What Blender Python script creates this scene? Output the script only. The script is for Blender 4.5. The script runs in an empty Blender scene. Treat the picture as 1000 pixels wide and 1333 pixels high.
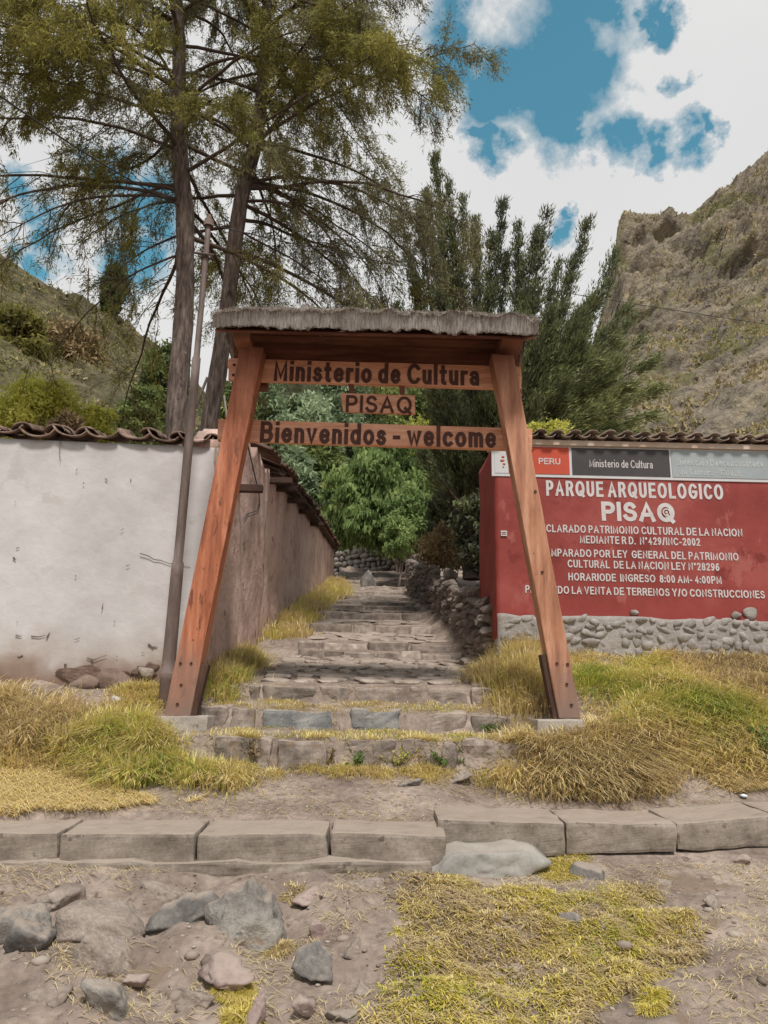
import bpy, bmesh, math, random
import numpy as np
from mathutils import Vector, Matrix, Euler

# ------------------------------------------------------------------ camera
SC = bpy.context.scene
EYE = Vector((0.0, 0.0, 1.6))
PITCH, ROLL, FPX = math.radians(14.5), math.radians(1.35), 963.0
RM = Euler((math.radians(90) + PITCH, 0, 0)).to_matrix() @ Matrix.Rotation(ROLL, 3, 'Z')
cam = bpy.data.cameras.new('camera')
cam.sensor_fit = 'VERTICAL'; cam.sensor_height = 36.0; cam.sensor_width = 27.0
cam.lens = 26.0; cam.clip_start = 0.05; cam.clip_end = 3000
camo = bpy.data.objects.new('camera', cam)
SC.collection.objects.link(camo)
camo.location = EYE; camo.rotation_euler = RM.to_euler()
SC.camera = camo

# ------------------------------------------------------------------ exposure
SC.view_settings.view_transform = 'Standard'
SC.view_settings.look = 'None'
SC.view_settings.gamma = 1.0
SC.view_settings.use_curve_mapping = False
SC.view_settings.exposure = 0.5
SC.render.film_transparent = False
SC.cycles.max_bounces = 8
SC.cycles.diffuse_bounces = 3
SC.cycles.transparent_max_bounces = 8

# ------------------------------------------------------------------ sun + sky
SUN_DIR = Vector((0.12, -0.52, 0.86)).normalized()      # towards the sun
sl = bpy.data.lights.new('sun', 'SUN'); sl.energy = 2.7; sl.angle = math.radians(9); sl.color = (1.0, .965, .92)
so = bpy.data.objects.new('sun', sl); SC.collection.objects.link(so)
so.rotation_euler = SUN_DIR.to_track_quat('Z', 'Y').to_euler()

def raydir(px, py):
    return (RM @ Vector(((px - 500) / FPX, -(py - 666.5) / FPX, -1.0))).normalized()

def at(px, py, Y):
    d = RM @ Vector(((px - 500) / FPX, -(py - 666.5) / FPX, -1.0))
    return EYE + d * (Y / d.y)

world = bpy.data.worlds.new('World'); SC.world = world; world.use_nodes = True
def build_sky():
    nt = world.node_tree; nt.nodes.clear(); N = nt.nodes; L = nt.links
    def nd(t, **k):
        n = N.new(t)
        for a, b in k.items(): setattr(n, a, b)
        return n
    out = nd('ShaderNodeOutputWorld'); bg = nd('ShaderNodeBackground'); bg.inputs[1].default_value = 0.1
    L.new(bg.outputs[0], out.inputs[0])
    sky = nd('ShaderNodeTexSky', sky_type='NISHITA', sun_disc=False)
    sky.sun_elevation = math.asin(SUN_DIR.z); sky.sun_rotation = math.atan2(SUN_DIR.x, SUN_DIR.y)
    sky.altitude = 3000; sky.air_density = 1.6; sky.dust_density = .5; sky.ozone_density = 1.2
    tc = nd('ShaderNodeTexCoord')
    nz = nd('ShaderNodeTexNoise'); nz.inputs['Scale'].default_value = 9; nz.inputs['Detail'].default_value = 7
    nz.inputs['Roughness'].default_value = .62
    L.new(tc.outputs['Generated'], nz.inputs['Vector'])
    sub = nd('ShaderNodeVectorMath', operation='SUBTRACT'); sub.inputs[1].default_value = (.5, .5, .5)
    L.new(nz.outputs['Color'], sub.inputs[0])
    sc = nd('ShaderNodeVectorMath', operation='SCALE'); sc.inputs['Scale'].default_value = .16
    L.new(sub.outputs[0], sc.inputs[0])
    add = nd('ShaderNodeVectorMath', operation='ADD')
    L.new(tc.outputs['Generated'], add.inputs[0]); L.new(sc.outputs[0], add.inputs[1])
    blobs = [(590, 55, 34), (615, 30, 20), (655, 92, 34), (690, 108, 36), (715, 75, 40), (755, 20, 58), (745, 75, 58), (775, 95, 40), (735, 130, 46),
             (728, 168, 32), (745, 195, 20), (795, 192, 24), (822, 198, 22), (862, 208, 18), (905, 192, 20), (930, 170, 12), (880, 105, 15),
             (650, 190, 20), (640, 165, 14), (735, 312, 16), (733, 285, 10), (800, 10, 26), (875, 15, 16), (850, 20, 12),
             (75, 295, 26), (30, 330, 22), (190, 262, 34), (180, 350, 26), (130, 215, 24), (205, 300, 26), (175, 385, 12), (45, 250, 20)]
    rng = random.Random(5)
    bl = [(raydir(x, y), r / 963.0) for x, y, r in blobs]
    for _ in range(26):                                   # the same broken cloud all round the sky
        az = rng.uniform(math.radians(55), math.radians(305)); el = rng.uniform(.25, 1.4)
        bl.append((Vector((math.sin(az) * math.cos(el), math.cos(az) * math.cos(el), math.sin(el))), rng.uniform(.05, .16)))
    prev = None
    for d, r in bl:
        di = nd('ShaderNodeVectorMath', operation='DISTANCE'); di.inputs[1].default_value = d
        L.new(add.outputs[0], di.inputs[0])
        ma = nd('ShaderNodeMath', operation='MULTIPLY_ADD'); ma.inputs[1].default_value = -1 / (r * 1.78); ma.inputs[2].default_value = 1.0
        L.new(di.outputs['Value'], ma.inputs[0])
        if prev is None: prev = ma
        else:
            mx = nd('ShaderNodeMath', operation='SMOOTH_MAX'); mx.inputs[2].default_value = .15
            L.new(prev.outputs[0], mx.inputs[0]); L.new(ma.outputs[0], mx.inputs[1]); prev = mx
    n2 = nd('ShaderNodeTexNoise'); n2.inputs['Scale'].default_value = 11; n2.inputs['Detail'].default_value = 8; n2.inputs['Roughness'].default_value = .6
    L.new(tc.outputs['Generated'], n2.inputs['Vector'])
    m2 = nd('ShaderNodeMath', operation='MULTIPLY_ADD'); m2.inputs[1].default_value = 1.5; m2.inputs[2].default_value = -.78
    L.new(n2.outputs[0], m2.inputs[0])
    sm = nd('ShaderNodeMath', operation='ADD'); L.new(prev.outputs[0], sm.inputs[0]); L.new(m2.outputs[0], sm.inputs[1])
    rp = nd('ShaderNodeValToRGB'); rp.color_ramp.elements[0].position = .10; rp.color_ramp.elements[1].position = .60
    rp.color_ramp.elements[0].color = (0, 0, 0, 1); rp.color_ramp.elements[1].color = (1, 1, 1, 1)
    e = rp.color_ramp.elements.new(.26); e.color = (.42, .42, .42, 1)
    L.new(sm.outputs[0], rp.inputs[0])
    # cloud brightness
    n3 = nd('ShaderNodeTexNoise'); n3.inputs['Scale'].default_value = 2.2; n3.inputs['Detail'].default_value = 6
    L.new(tc.outputs['Generated'], n3.inputs['Vector'])
    cr = nd('ShaderNodeValToRGB'); cr.color_ramp.elements[0].position = .3; cr.color_ramp.elements[1].position = .72
    cr.color_ramp.elements[0].color = (4.95, 4.98, 5.0, 1); cr.color_ramp.elements[1].color = (5.55, 5.55, 5.5, 1)
    L.new(n3.outputs[0], cr.inputs[0])
    tint = nd('ShaderNodeMix', data_type='RGBA', blend_type='MULTIPLY'); tint.inputs[0].default_value = 1
    tint.inputs[7].default_value = (.66, 1.22, .98, 1)
    L.new(sky.outputs[0], tint.inputs[6])
    mix = nd('ShaderNodeMix', data_type='RGBA')
    L.new(rp.outputs[0], mix.inputs[0]); L.new(cr.outputs[0], mix.inputs[6]); L.new(tint.outputs[2], mix.inputs[7])
    L.new(mix.outputs[2], bg.inputs[0])
build_sky()

# ------------------------------------------------------------------ helpers
random.seed(11); RNG = np.random.default_rng(11)
RMn = np.array(RM); EYEn = np.array(EYE)
def project(P):
    """world points (n,3) -> pixel x, y of the 1000x1333 frame"""
    q = (np.asarray(P) - EYEn) @ RMn
    d = np.maximum(-q[:, 2], 1e-3)
    return 500 + FPX * q[:, 0] / d, 666.5 - FPX * q[:, 1] / d

def _hash(ix, iy, iz):
    h = (ix * 374761393 + iy * 668265263 + iz * 2147483647 + 1274126177) & 0xffffffff
    h = ((h ^ (h >> 13)) * 1274126177) & 0xffffffff
    h = (h ^ (h >> 16)) & 0xffffffff
    return (h & 0xffffff) / float(0xffffff)
def vnoise(x, y, z=0.0):
    x, y, z = np.broadcast_arrays(np.asarray(x, float), np.asarray(y, float), np.asarray(z, float))
    fx, fy, fz = np.floor(x), np.floor(y), np.floor(z)
    ix, iy, iz = fx.astype(np.int64), fy.astype(np.int64), fz.astype(np.int64)
    tx, ty, tz = x - fx, y - fy, z - fz
    tx = tx * tx * (3 - 2 * tx); ty = ty * ty * (3 - 2 * ty); tz = tz * tz * (3 - 2 * tz)
    r = 0
    for a in (0, 1):
        for b in (0, 1):
            for c in (0, 1):
                w = (tx if a else 1 - tx) * (ty if b else 1 - ty) * (tz if c else 1 - tz)
                r = r + w * _hash(ix + a, iy + b, iz + c)
    return r * 2 - 1
def fbm(x, y, z=0.0, oct=4, gain=.5):
    s, a, f = 0, 1.0, 1.0
    for i in range(oct):
        s = s + a * vnoise(np.asarray(x) * f + 13.7 * i, np.asarray(y) * f + 5.1 * i, np.asarray(z) * f + 3.3 * i)
        a *= gain; f *= 2.03
    return s
def ridged(x, y, z=0.0, oct=4):
    s, a, f = 0, 1.0, 1.0
    for i in range(oct):
        s = s + a * (1 - np.abs(vnoise(np.asarray(x) * f + 7.7 * i, np.asarray(y) * f + 2.1 * i, np.asarray(z) * f)) * 2)
        a *= .5; f *= 2.1
    return s

# ---- materials
def M_new(name):
    m = bpy.data.materials.new(name); m.use_nodes = True
    nt = m.node_tree; nt.nodes.clear()
    return m, nt, nt.nodes, nt.links
def s2l(c):
    return tuple((v / 255 / 12.92 if v / 255 <= .04045 else ((v / 255 + .055) / 1.055) ** 2.4) for v in c)
def mat(name, cols, scale=6.0, stretch=(1, 1, 1), detail=6, rough=.85, bump=.3, bscale=None, dist=.02, objrand=0.0,
        fine=0.0, spots=None, attr=None, transl=0.0, lo=.32, hi=.68, spec=.25, mask=None, metal=0.0, nrough=.6, dust=None):
    """cols: list of linear colours along a noise ramp. spots=(color, scale, threshold). attr: drive ramp with 'tint'.
    mask: list of (axis, z0, z1, color, noise) blends by world height."""
    m, nt, N, L = M_new(name)
    out = N.new('ShaderNodeOutputMaterial'); p = N.new('ShaderNodeBsdfPrincipled')
    p.inputs['Roughness'].default_value = rough; p.inputs['Specular IOR Level'].default_value = spec
    p.inputs['Metallic'].default_value = metal
    geo = N.new('ShaderNodeNewGeometry')
    mp = N.new('ShaderNodeMapping'); mp.inputs['Scale'].default_value = stretch
    L.new(geo.outputs['Position'], mp.inputs['Vector'])
    nz = N.new('ShaderNodeTexNoise'); nz.inputs['Scale'].default_value = scale; nz.inputs['Detail'].default_value = detail
    nz.inputs['Roughness'].default_value = nrough
    L.new(mp.outputs[0], nz.inputs['Vector'])
    rp = N.new('ShaderNodeValToRGB')
    el = rp.color_ramp.elements
    n = len(cols)
    if attr: lo, hi = 0.0, 1.0
    for i, c in enumerate(cols):
        pos = lo + (hi - lo) * i / max(1, n - 1)
        e = el[i] if i < 2 else el.new(pos)
        e.position = pos; e.color = (*c, 1)
    if n == 1: el[1].position = 1; el[1].color = (*cols[0], 1)
    if attr:
        at_ = N.new('ShaderNodeAttribute'); at_.attribute_name = 'tint'
        L.new(at_.outputs['Fac'], rp.inputs[0])
    else:
        L.new(nz.outputs['Fac'], rp.inputs[0])
    col = rp.outputs[0]
    def mixc(fac_out, a, b, bt='MIX', fac=None):
        x = N.new('ShaderNodeMix'); x.data_type = 'RGBA'; x.blend_type = bt
        if fac_out is not None: L.new(fac_out, x.inputs[0])
        else: x.inputs[0].default_value = fac
        if hasattr(a, 'links'): L.new(a, x.inputs[6])
        else: x.inputs[6].default_value = (*a, 1)
        if hasattr(b, 'links'): L.new(b, x.inputs[7])
        else: x.inputs[7].default_value = (*b, 1)
        return x.outputs[2]
    if fine:
        n4 = N.new('ShaderNodeTexNoise'); n4.inputs['Scale'].default_value = scale * 9; n4.inputs['Detail'].default_value = 4
        L.new(mp.outputs[0], n4.inputs['Vector'])
        mr = N.new('ShaderNodeMapRange'); mr.inputs[1].default_value = .3; mr.inputs[2].default_value = .7
        mr.inputs[3].default_value = 1 - fine; mr.inputs[4].default_value = 1 + fine
        L.new(n4.outputs[0], mr.inputs[0])
        x = N.new('ShaderNodeVectorMath'); x.operation = 'SCALE'; L.new(col, x.inputs[0]); L.new(mr.outputs[0], x.inputs['Scale'])
        col = x.outputs[0]
    if objrand:
        oi = N.new('ShaderNodeObjectInfo')
        mr = N.new('ShaderNodeMapRange'); mr.inputs[3].default_value = 1 - objrand; mr.inputs[4].default_value = 1 + objrand
        L.new(oi.outputs['Random'], mr.inputs[0])
        x = N.new('ShaderNodeVectorMath'); x.operation = 'SCALE'; L.new(col, x.inputs[0]); L.new(mr.outputs[0], x.inputs['Scale'])
        col = x.outputs[0]
    for sp in (spots or []):
        c, s_, th = sp[:3]; st = sp[3] if len(sp) > 3 else (1, 1, 1)
        mp2 = N.new('ShaderNodeMapping'); mp2.inputs['Scale'].default_value = st; mp2.inputs['Location'].default_value = (s_ * 1.3, 2.1, s_)
        L.new(geo.outputs['Position'], mp2.inputs['Vector'])
        n5 = N.new('ShaderNodeTexNoise'); n5.inputs['Scale'].default_value = s_; n5.inputs['Detail'].default_value = 5
        n5.inputs['Roughness'].default_value = .65
        L.new(mp2.outputs[0], n5.inputs['Vector'])
        r5 = N.new('ShaderNodeMapRange'); r5.inputs[1].default_value = th; r5.inputs[2].default_value = th + .06
        L.new(n5.outputs[0], r5.inputs[0])
        col = mixc(r5.outputs[0], col, c)
    for mk in (mask or []):
        ax, z0, z1, c, am = mk
        sx = N.new('ShaderNodeSeparateXYZ'); L.new(geo.outputs['Position'], sx.inputs[0])
        nn = N.new('ShaderNodeTexNoise'); nn.inputs['Scale'].default_value = 3.5; nn.inputs['Detail'].default_value = 6
        L.new(geo.outputs['Position'], nn.inputs['Vector'])
        mm = N.new('ShaderNodeMath'); mm.operation = 'MULTIPLY_ADD'; mm.inputs[1].default_value = am; mm.inputs[2].default_value = -am / 2
        L.new(nn.outputs[0], mm.inputs[0])
        ad = N.new('ShaderNodeMath'); ad.operation = 'ADD'; L.new(mm.outputs[0], ad.inputs[0]); L.new(sx.outputs[ax], ad.inputs[1])
        r6 = N.new('ShaderNodeMapRange'); r6.inputs[1].default_value = z0; r6.inputs[2].default_value = z1
        L.new(ad.outputs[0], r6.inputs[0])
        col = mixc(r6.outputs[0], col, c)
    if dust:
        sn = N.new('ShaderNodeSeparateXYZ'); L.new(geo.outputs['Normal'], sn.inputs[0])
        nd_ = N.new('ShaderNodeTexNoise'); nd_.inputs['Scale'].default_value = 9; nd_.inputs['Detail'].default_value = 6; L.new(geo.outputs['Position'], nd_.inputs['Vector'])
        ma = N.new('ShaderNodeMath'); ma.operation = 'MULTIPLY_ADD'; ma.inputs[1].default_value = .9; L.new(nd_.outputs[0], ma.inputs[0]); L.new(sn.outputs[2], ma.inputs[2])
        rd = N.new('ShaderNodeMapRange'); rd.inputs[1].default_value = dust[1]; rd.inputs[2].default_value = dust[1] + .35; rd.inputs[4].default_value = dust[2]
        L.new(ma.outputs[0], rd.inputs[0]); col = mixc(rd.outputs[0], col, dust[0])
    L.new(col, p.inputs['Base Color'])
    if bump:
        nb = N.new('ShaderNodeTexNoise'); nb.inputs['Scale'].default_value = bscale or scale * 4; nb.inputs['Detail'].default_value = 6
        nb.inputs['Roughness'].default_value = .65
        L.new(mp.outputs[0], nb.inputs['Vector'])
        b = N.new('ShaderNodeBump'); b.inputs['Strength'].default_value = bump; b.inputs['Distance'].default_value = dist
        L.new(nb.outputs[0], b.inputs['Height']); L.new(b.outputs[0], p.inputs['Normal'])
    sh = p.outputs[0]
    if transl:
        t = N.new('ShaderNodeBsdfTranslucent'); L.new(col, t.inputs[0])
        mx = N.new('ShaderNodeMixShader'); mx.inputs[0].default_value = transl
        L.new(sh, mx.inputs[1]); L.new(t.outputs[0], mx.inputs[2]); sh = mx.outputs[0]
    L.new(sh, out.inputs[0])
    return m
C = s2l

# ---- objects
WL = {}
def setup(o, parent, loc=(0, 0, 0)):
    """link; mesh data are in world coordinates minus loc"""
    SC.collection.objects.link(o)
    WL[o.name] = Vector(loc)
    if parent is not None:
        o.parent = parent; o.location = Vector(loc) - WL[parent.name]
    else:
        o.location = loc
def props(o, label=None, cat=None, group=None, kind=None):
    if label: o['label'] = label
    if cat: o['category'] = cat
    if group: o['group'] = group
    if kind: o['kind'] = kind
    return o
def thing(name, loc, label, cat, group=None):
    o = bpy.data.objects.new(name, None); o.empty_display_size = .2
    setup(o, None, loc); props(o, label, cat, group); return o
def mesh_from(name, V, F, tint=None, smooth=False):
    me = bpy.data.meshes.new(name)
    V = np.asarray(V, dtype=np.float32).reshape(-1, 3)
    if isinstance(F, np.ndarray):
        k = F.shape[1]; nf = len(F)
        me.vertices.add(len(V)); me.vertices.foreach_set('co', V.ravel())
        me.loops.add(nf * k); me.loops.foreach_set('vertex_index', F.astype(np.int32).ravel())
        me.polygons.add(nf); me.polygons.foreach_set('loop_start', np.arange(0, nf * k, k, dtype=np.int32))
        me.update(calc_edges=True)
    else:
        me.from_pydata([tuple(map(float, v)) for v in V], [], F); me.update()
    if tint is not None:
        a = me.attributes.new('tint', 'FLOAT', 'POINT'); a.data.foreach_set('value', np.asarray(tint, dtype=np.float32))
    if smooth:
        me.polygons.foreach_set('use_smooth', np.ones(len(me.polygons), dtype=bool))
    return me
def add_mesh(name, me, m, parent=None, loc=(0, 0, 0)):
    o = bpy.data.objects.new(name, me)
    if m is not None and not len(me.materials): me.materials.append(m)
    setup(o, parent, loc); return o
def put(name, V, F, m, parent=None, loc=(0, 0, 0), **k):
    V = np.asarray(V, float).reshape(-1, 3) - np.array(loc, float)
    return add_mesh(name, mesh_from(name, V, F, **k), m, parent, loc)
HEXF = [(0, 3, 2, 1), (4, 5, 6, 7), (0, 1, 5, 4), (1, 2, 6, 5), (2, 3, 7, 6), (3, 0, 4, 7)]
def box8(c, s):
    x, y, z = c; a, b, h = s[0] / 2, s[1] / 2, s[2] / 2
    return [(x - a, y - b, z - h), (x + a, y - b, z - h), (x + a, y + b, z - h), (x - a, y + b, z - h),
            (x - a, y - b, z + h), (x + a, y - b, z + h), (x + a, y + b, z + h), (x - a, y + b, z + h)]
def hexa(name, V8, m, parent=None, bevel=.006, cuts=0, wob=0.0, loc=None, seed=0):
    """solid with 8 corners (bottom 4, top 4), bevelled, optionally subdivided and roughened"""
    V8 = [Vector(v) for v in V8]
    if loc is None: loc = sum(V8, Vector()) / 8
    bm = bmesh.new()
    vs = [bm.verts.new(v - Vector(loc)) for v in V8]
    for f in HEXF: bm.faces.new([vs[i] for i in f])
    if bevel: bmesh.ops.bevel(bm, geom=bm.edges[:], offset=bevel, segments=2, affect='EDGES', profile=.6)
    if cuts:
        bmesh.ops.subdivide_edges(bm, edges=[e for e in bm.edges if e.calc_length() > bevel * 4], cuts=cuts, use_grid_fill=True)
        bm.normal_update()
        P = np.array([v.co[:] for v in bm.verts]) + np.array(loc)
        n1 = fbm(P[:, 0] * 6 + seed, P[:, 1] * 6, P[:, 2] * 6, 4)
        for v, q in zip(bm.verts, n1): v.co += v.normal * float(q) * wob
    bmesh.ops.recalc_face_normals(bm, faces=bm.faces[:])
    me = bpy.data.meshes.new(name); bm.to_mesh(me); bm.free()
    return add_mesh(name, me, m, parent, loc)

class Acc:
    """collects tubes into one mesh"""
    def __init__(s): s.V = []; s.F = []; s.n = 0
    def tube(s, pts, r0, r1, sides=6, cap=False, rough=0.0):
        pts = np.asarray(pts, float); n = len(pts)
        tg = np.gradient(pts, axis=0); tg /= np.linalg.norm(tg, axis=1, keepdims=True) + 1e-9
        up = np.array([0.31, 0.17, .93]) if abs(tg[0, 2]) < .9 else np.array([1.0, 0, .1])
        a = np.cross(tg, up); a /= np.linalg.norm(a, axis=1, keepdims=True) + 1e-9
        b = np.cross(tg, a)
        rr = np.linspace(r0, r1, n) if np.isscalar(r1) or True else r1
        th = np.arange(sides) * 2 * np.pi / sides
        ring = pts[:, None, :] + rr[:, None, None] * (np.cos(th)[None, :, None] * a[:, None, :] + np.sin(th)[None, :, None] * b[:, None, :])
        if rough:
            q = ring.reshape(-1, 3)
            d = fbm(q[:, 0] * 9, q[:, 1] * 9, q[:, 2] * 3, 3).reshape(n, sides, 1)
            ring = pts[:, None, :] + (ring - pts[:, None, :]) * (1 + rough * d)
        i = np.arange(n - 1)[:, None] * sides; j = np.arange(sides)[None, :]; j2 = (j + 1) % sides
        F = np.stack([i + j, i + j2, i + sides + j2, i + sides + j], -1).reshape(-1, 4) + s.n
        s.V.append(ring.reshape(-1, 3)); s.F.append(F); s.n += n * sides
        if cap:
            for q0, row in ((0, 0), (n - 1, (n - 1) * sides)):
                s.V.append(pts[q0][None]); c = s.n; s.n += 1
                base = s.n - 1 - n * sides - (0 if q0 == 0 else 1) + row
                fs = [(base + k, base + (k + 1) % sides, c, c) for k in range(sides)]
                s.F.append(np.array(fs))
    def build(s, name, m, parent=None, loc=(0, 0, 0), smooth=True):
        V = np.concatenate(s.V); F = np.concatenate(s.F)
        me = bpy.data.meshes.new(name)
        V = V - np.array(loc, float)
        tri = F[:, 2] == F[:, 3]
        if tri.any():
            me.from_pydata(V.tolist(), [], [tuple(f[:3]) if t else tuple(f) for f, t in zip(F.tolist(), tri)]); me.update()
        else:
            me = mesh_from(name, V, F)
        if smooth: me.polygons.foreach_set('use_smooth', np.ones(len(me.polygons), dtype=bool))
        return add_mesh(name, me, m, parent, loc)

def leaf_tris(P, D, length, width, tint, seed=0):
    """needle-like leaves: one pointed triangle each"""
    r = np.random.default_rng(seed); n = len(P); D = D / (np.linalg.norm(D, axis=1, keepdims=True) + 1e-9)
    S = np.cross(D, r.normal(size=(n, 3))); S /= np.linalg.norm(S, axis=1, keepdims=True) + 1e-9
    ln = (np.asarray(length) * np.ones(n))[:, None]; w = (np.asarray(width) * np.ones(n))[:, None]
    V = np.stack([P - S * w * .5, P + S * w * .5, P + D * ln], 1).reshape(-1, 3)
    return V, np.arange(3 * n).reshape(n, 3), np.repeat(np.clip(tint, 0, 1), 3)

def leaf_quads(P, D, length, width, tint, seed=0):
    """rhombic leaves: P base points, D directions"""
    r = np.random.default_rng(seed)
    n = len(P); D = D / (np.linalg.norm(D, axis=1, keepdims=True) + 1e-9)
    S = np.cross(D, r.normal(size=(n, 3))); S /= np.linalg.norm(S, axis=1, keepdims=True) + 1e-9
    ln = (np.asarray(length) * np.ones(n))[:, None]; w = (np.asarray(width) * np.ones(n))[:, None]
    V = np.stack([P, P + D * ln * .45 + S * w * .5, P + D * ln, P + D * ln * .45 - S * w * .5], 1).reshape(-1, 3)
    F = np.arange(4 * n).reshape(n, 4)
    return V, F, np.repeat(np.clip(tint, 0, 1), 4)

def ico(sub):
    bm = bmesh.new(); bmesh.ops.create_icosphere(bm, subdivisions=sub, radius=1)
    V = np.array([v.co[:] for v in bm.verts]); F = np.array([[v.index for v in f.verts] for f in bm.faces]); bm.free()
    return V, F
ICO = {k: ico(k) for k in (1, 2, 3, 4)}
def rock_vf(seed, sub=2, size=(1, 1, 1), planes=14, noise=.05, squash=1.0, nf=2.2, dr=(.55, .95)):
    """faceted stone: unit ball cut by random planes and roughened"""
    r = np.random.default_rng(seed); U, F = ICO[sub]
    K = r.normal(size=(planes, 3)); K /= np.linalg.norm(K, axis=1, keepdims=True)
    d = r.uniform(dr[0], dr[1], planes)
    dots = U @ K.T
    rad = np.min(np.where(dots > .05, d / np.maximum(dots, .05), 9), axis=1)
    rad = np.minimum(rad, 1.08)
    rad = rad * (1 + noise * fbm(U[:, 0] * nf + seed, U[:, 1] * nf, U[:, 2] * nf, 4))
    V = U * rad[:, None] * np.array(size)
    return V, F
# ------------------------------------------------------------------ materials
m_dirt = mat('dirt', [C((112, 97, 87)), C((140, 124, 112)), C((162, 145, 132))], scale=2.2, bump=.7, bscale=26, dist=.03, fine=.22,
             spots=[(C((172, 160, 150)), 34, .66), (C((84, 74, 68)), 45, .66), (C((126, 108, 92)), 2.6, .60), (C((106, 92, 82)), 12, .60)])
m_kerb = mat('kerb_concrete', [C((104, 94, 84)), C((130, 118, 106)), C((150, 138, 125))], scale=5, bump=.5, bscale=40, dist=.01, fine=.12,
             spots=[(C((98, 88, 78)), 9, .6), (C((182, 172, 158)), 22, .68)], objrand=.06, dust=(C((158, 142, 128)), 1.05, .75))
m_step = mat('step_stone', [C((100, 90, 82)), C((132, 119, 109)), C((158, 144, 132))], scale=7, bump=.6, bscale=30, dist=.015, fine=.15,
             spots=[(C((122, 104, 84)), 6, .6)], objrand=.18, dust=(C((158, 142, 128)), 1.05, .75))
m_slate = mat('blue_grey_stone', [C((94, 94, 93)), C((118, 117, 114)), C((140, 136, 131))], scale=6, bump=.6, bscale=26, dist=.015, fine=.15, objrand=.1, dust=(C((158, 142, 128)), 1.05, .75))
m_cobble = mat('cobble', [C((122, 108, 98)), C((152, 139, 128)), C((182, 169, 157))], scale=9, bump=.5, bscale=40, dist=.01, fine=.15, objrand=.22, dust=(C((158, 142, 128)), 1.05, .75))
m_rubble = mat('rubble_stone', [C((98, 88, 80)), C((126, 114, 105)), C((150, 136, 125))], scale=6, bump=.6, bscale=30, dist=.02, fine=.15, objrand=.28)
m_rock = mat('grey_rock', [C((104, 98, 92)), C((134, 127, 119)), C((156, 148, 138))], scale=4, bump=.8, bscale=18, dist=.03, fine=.16,
             spots=[(C((136, 118, 100)), 4.5, .57), (C((84, 82, 80)), 11, .64)], dust=(C((158, 142, 128)), 1.05, .75))
m_rockd = mat('dark_rock', [C((84, 80, 76)), C((112, 107, 102)), C((140, 132, 124))], scale=5, bump=.7, bscale=18, dist=.025, fine=.16, spots=[(C((126, 112, 98)), 5, .6)], dust=(C((158, 142, 128)), 1.05, .75))
m_rockb = mat('earthy_rock', [C((120, 106, 96)), C((144, 130, 119)), C((158, 145, 134))], scale=5, bump=.8, bscale=20, dist=.03, fine=.18)
m_rockp = mat('pinkish_rock', [C((128, 108, 102)), C((150, 130, 123)), C((164, 146, 138))], scale=6, bump=.5, bscale=20, dist=.02, fine=.14, dust=(C((158, 142, 128)), 1.05, .75))
m_rockw = mat('pale_rock', [C((156, 148, 138)), C((182, 174, 164))], scale=8, bump=.5, bscale=20, dist=.01)
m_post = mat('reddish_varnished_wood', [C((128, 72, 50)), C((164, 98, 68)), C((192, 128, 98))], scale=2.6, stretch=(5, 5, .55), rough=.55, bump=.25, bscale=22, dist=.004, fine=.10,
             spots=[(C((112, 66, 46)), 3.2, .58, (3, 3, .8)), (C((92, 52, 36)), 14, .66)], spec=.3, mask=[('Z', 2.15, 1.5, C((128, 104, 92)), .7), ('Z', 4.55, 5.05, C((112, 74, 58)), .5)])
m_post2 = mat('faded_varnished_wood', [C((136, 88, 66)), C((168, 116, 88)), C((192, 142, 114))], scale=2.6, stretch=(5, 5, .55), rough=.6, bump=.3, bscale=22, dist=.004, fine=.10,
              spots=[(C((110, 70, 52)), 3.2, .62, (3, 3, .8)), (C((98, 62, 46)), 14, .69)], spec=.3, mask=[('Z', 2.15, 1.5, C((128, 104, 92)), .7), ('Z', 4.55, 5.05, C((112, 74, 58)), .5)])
m_board = mat('board_wood', [C((180, 122, 92)), C((204, 146, 116)), C((220, 166, 136))], scale=3, stretch=(.6, 5, 6), rough=.6, bump=.3, bscale=20, dist=.004, fine=.10,
              spots=[(C((128, 78, 58)), 4, .63, (.7, 3, 3))])
m_darkw = mat('dark_wood', [C((84, 50, 38)), C((110, 68, 52)), C((128, 84, 64))], scale=3, stretch=(.6, 5, 5), rough=.75, bump=.4, bscale=20, dist=.005, fine=.12)
m_oldw = mat('old_brown_wood', [C((62, 44, 36)), C((88, 64, 52))], scale=4, stretch=(4, 4, .8), rough=.8, bump=.4, dist=.005)
m_carve = mat('carved_letter_paint', [C((74, 48, 42)), C((88, 60, 52))], scale=12, bump=.1)
m_thatch = mat('thatch_straw', [C((124, 114, 106)), C((162, 151, 142)), C((190, 180, 170))], scale=9, stretch=(7, 1, 1), rough=.95, bump=.9, bscale=40, dist=.03, fine=.25)
m_thatchb = mat('thatch_blades', [C((96, 78, 62)), C((146, 132, 120)), C((182, 171, 160)), C((206, 197, 186))], attr=True, bump=0, rough=.95, transl=.15)
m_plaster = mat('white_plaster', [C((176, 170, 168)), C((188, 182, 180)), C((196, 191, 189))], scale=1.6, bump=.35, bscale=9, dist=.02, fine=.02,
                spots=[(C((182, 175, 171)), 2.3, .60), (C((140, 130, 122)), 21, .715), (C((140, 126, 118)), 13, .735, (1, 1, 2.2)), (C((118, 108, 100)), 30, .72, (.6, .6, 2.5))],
                mask=[('Z', 2.26, 1.80, C((160, 144, 132)), .6), ('Z', 2.0, 1.72, C((122, 98, 84)), .5), ('Z', 4.1, 4.55, C((158, 138, 124)), .7)])
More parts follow.
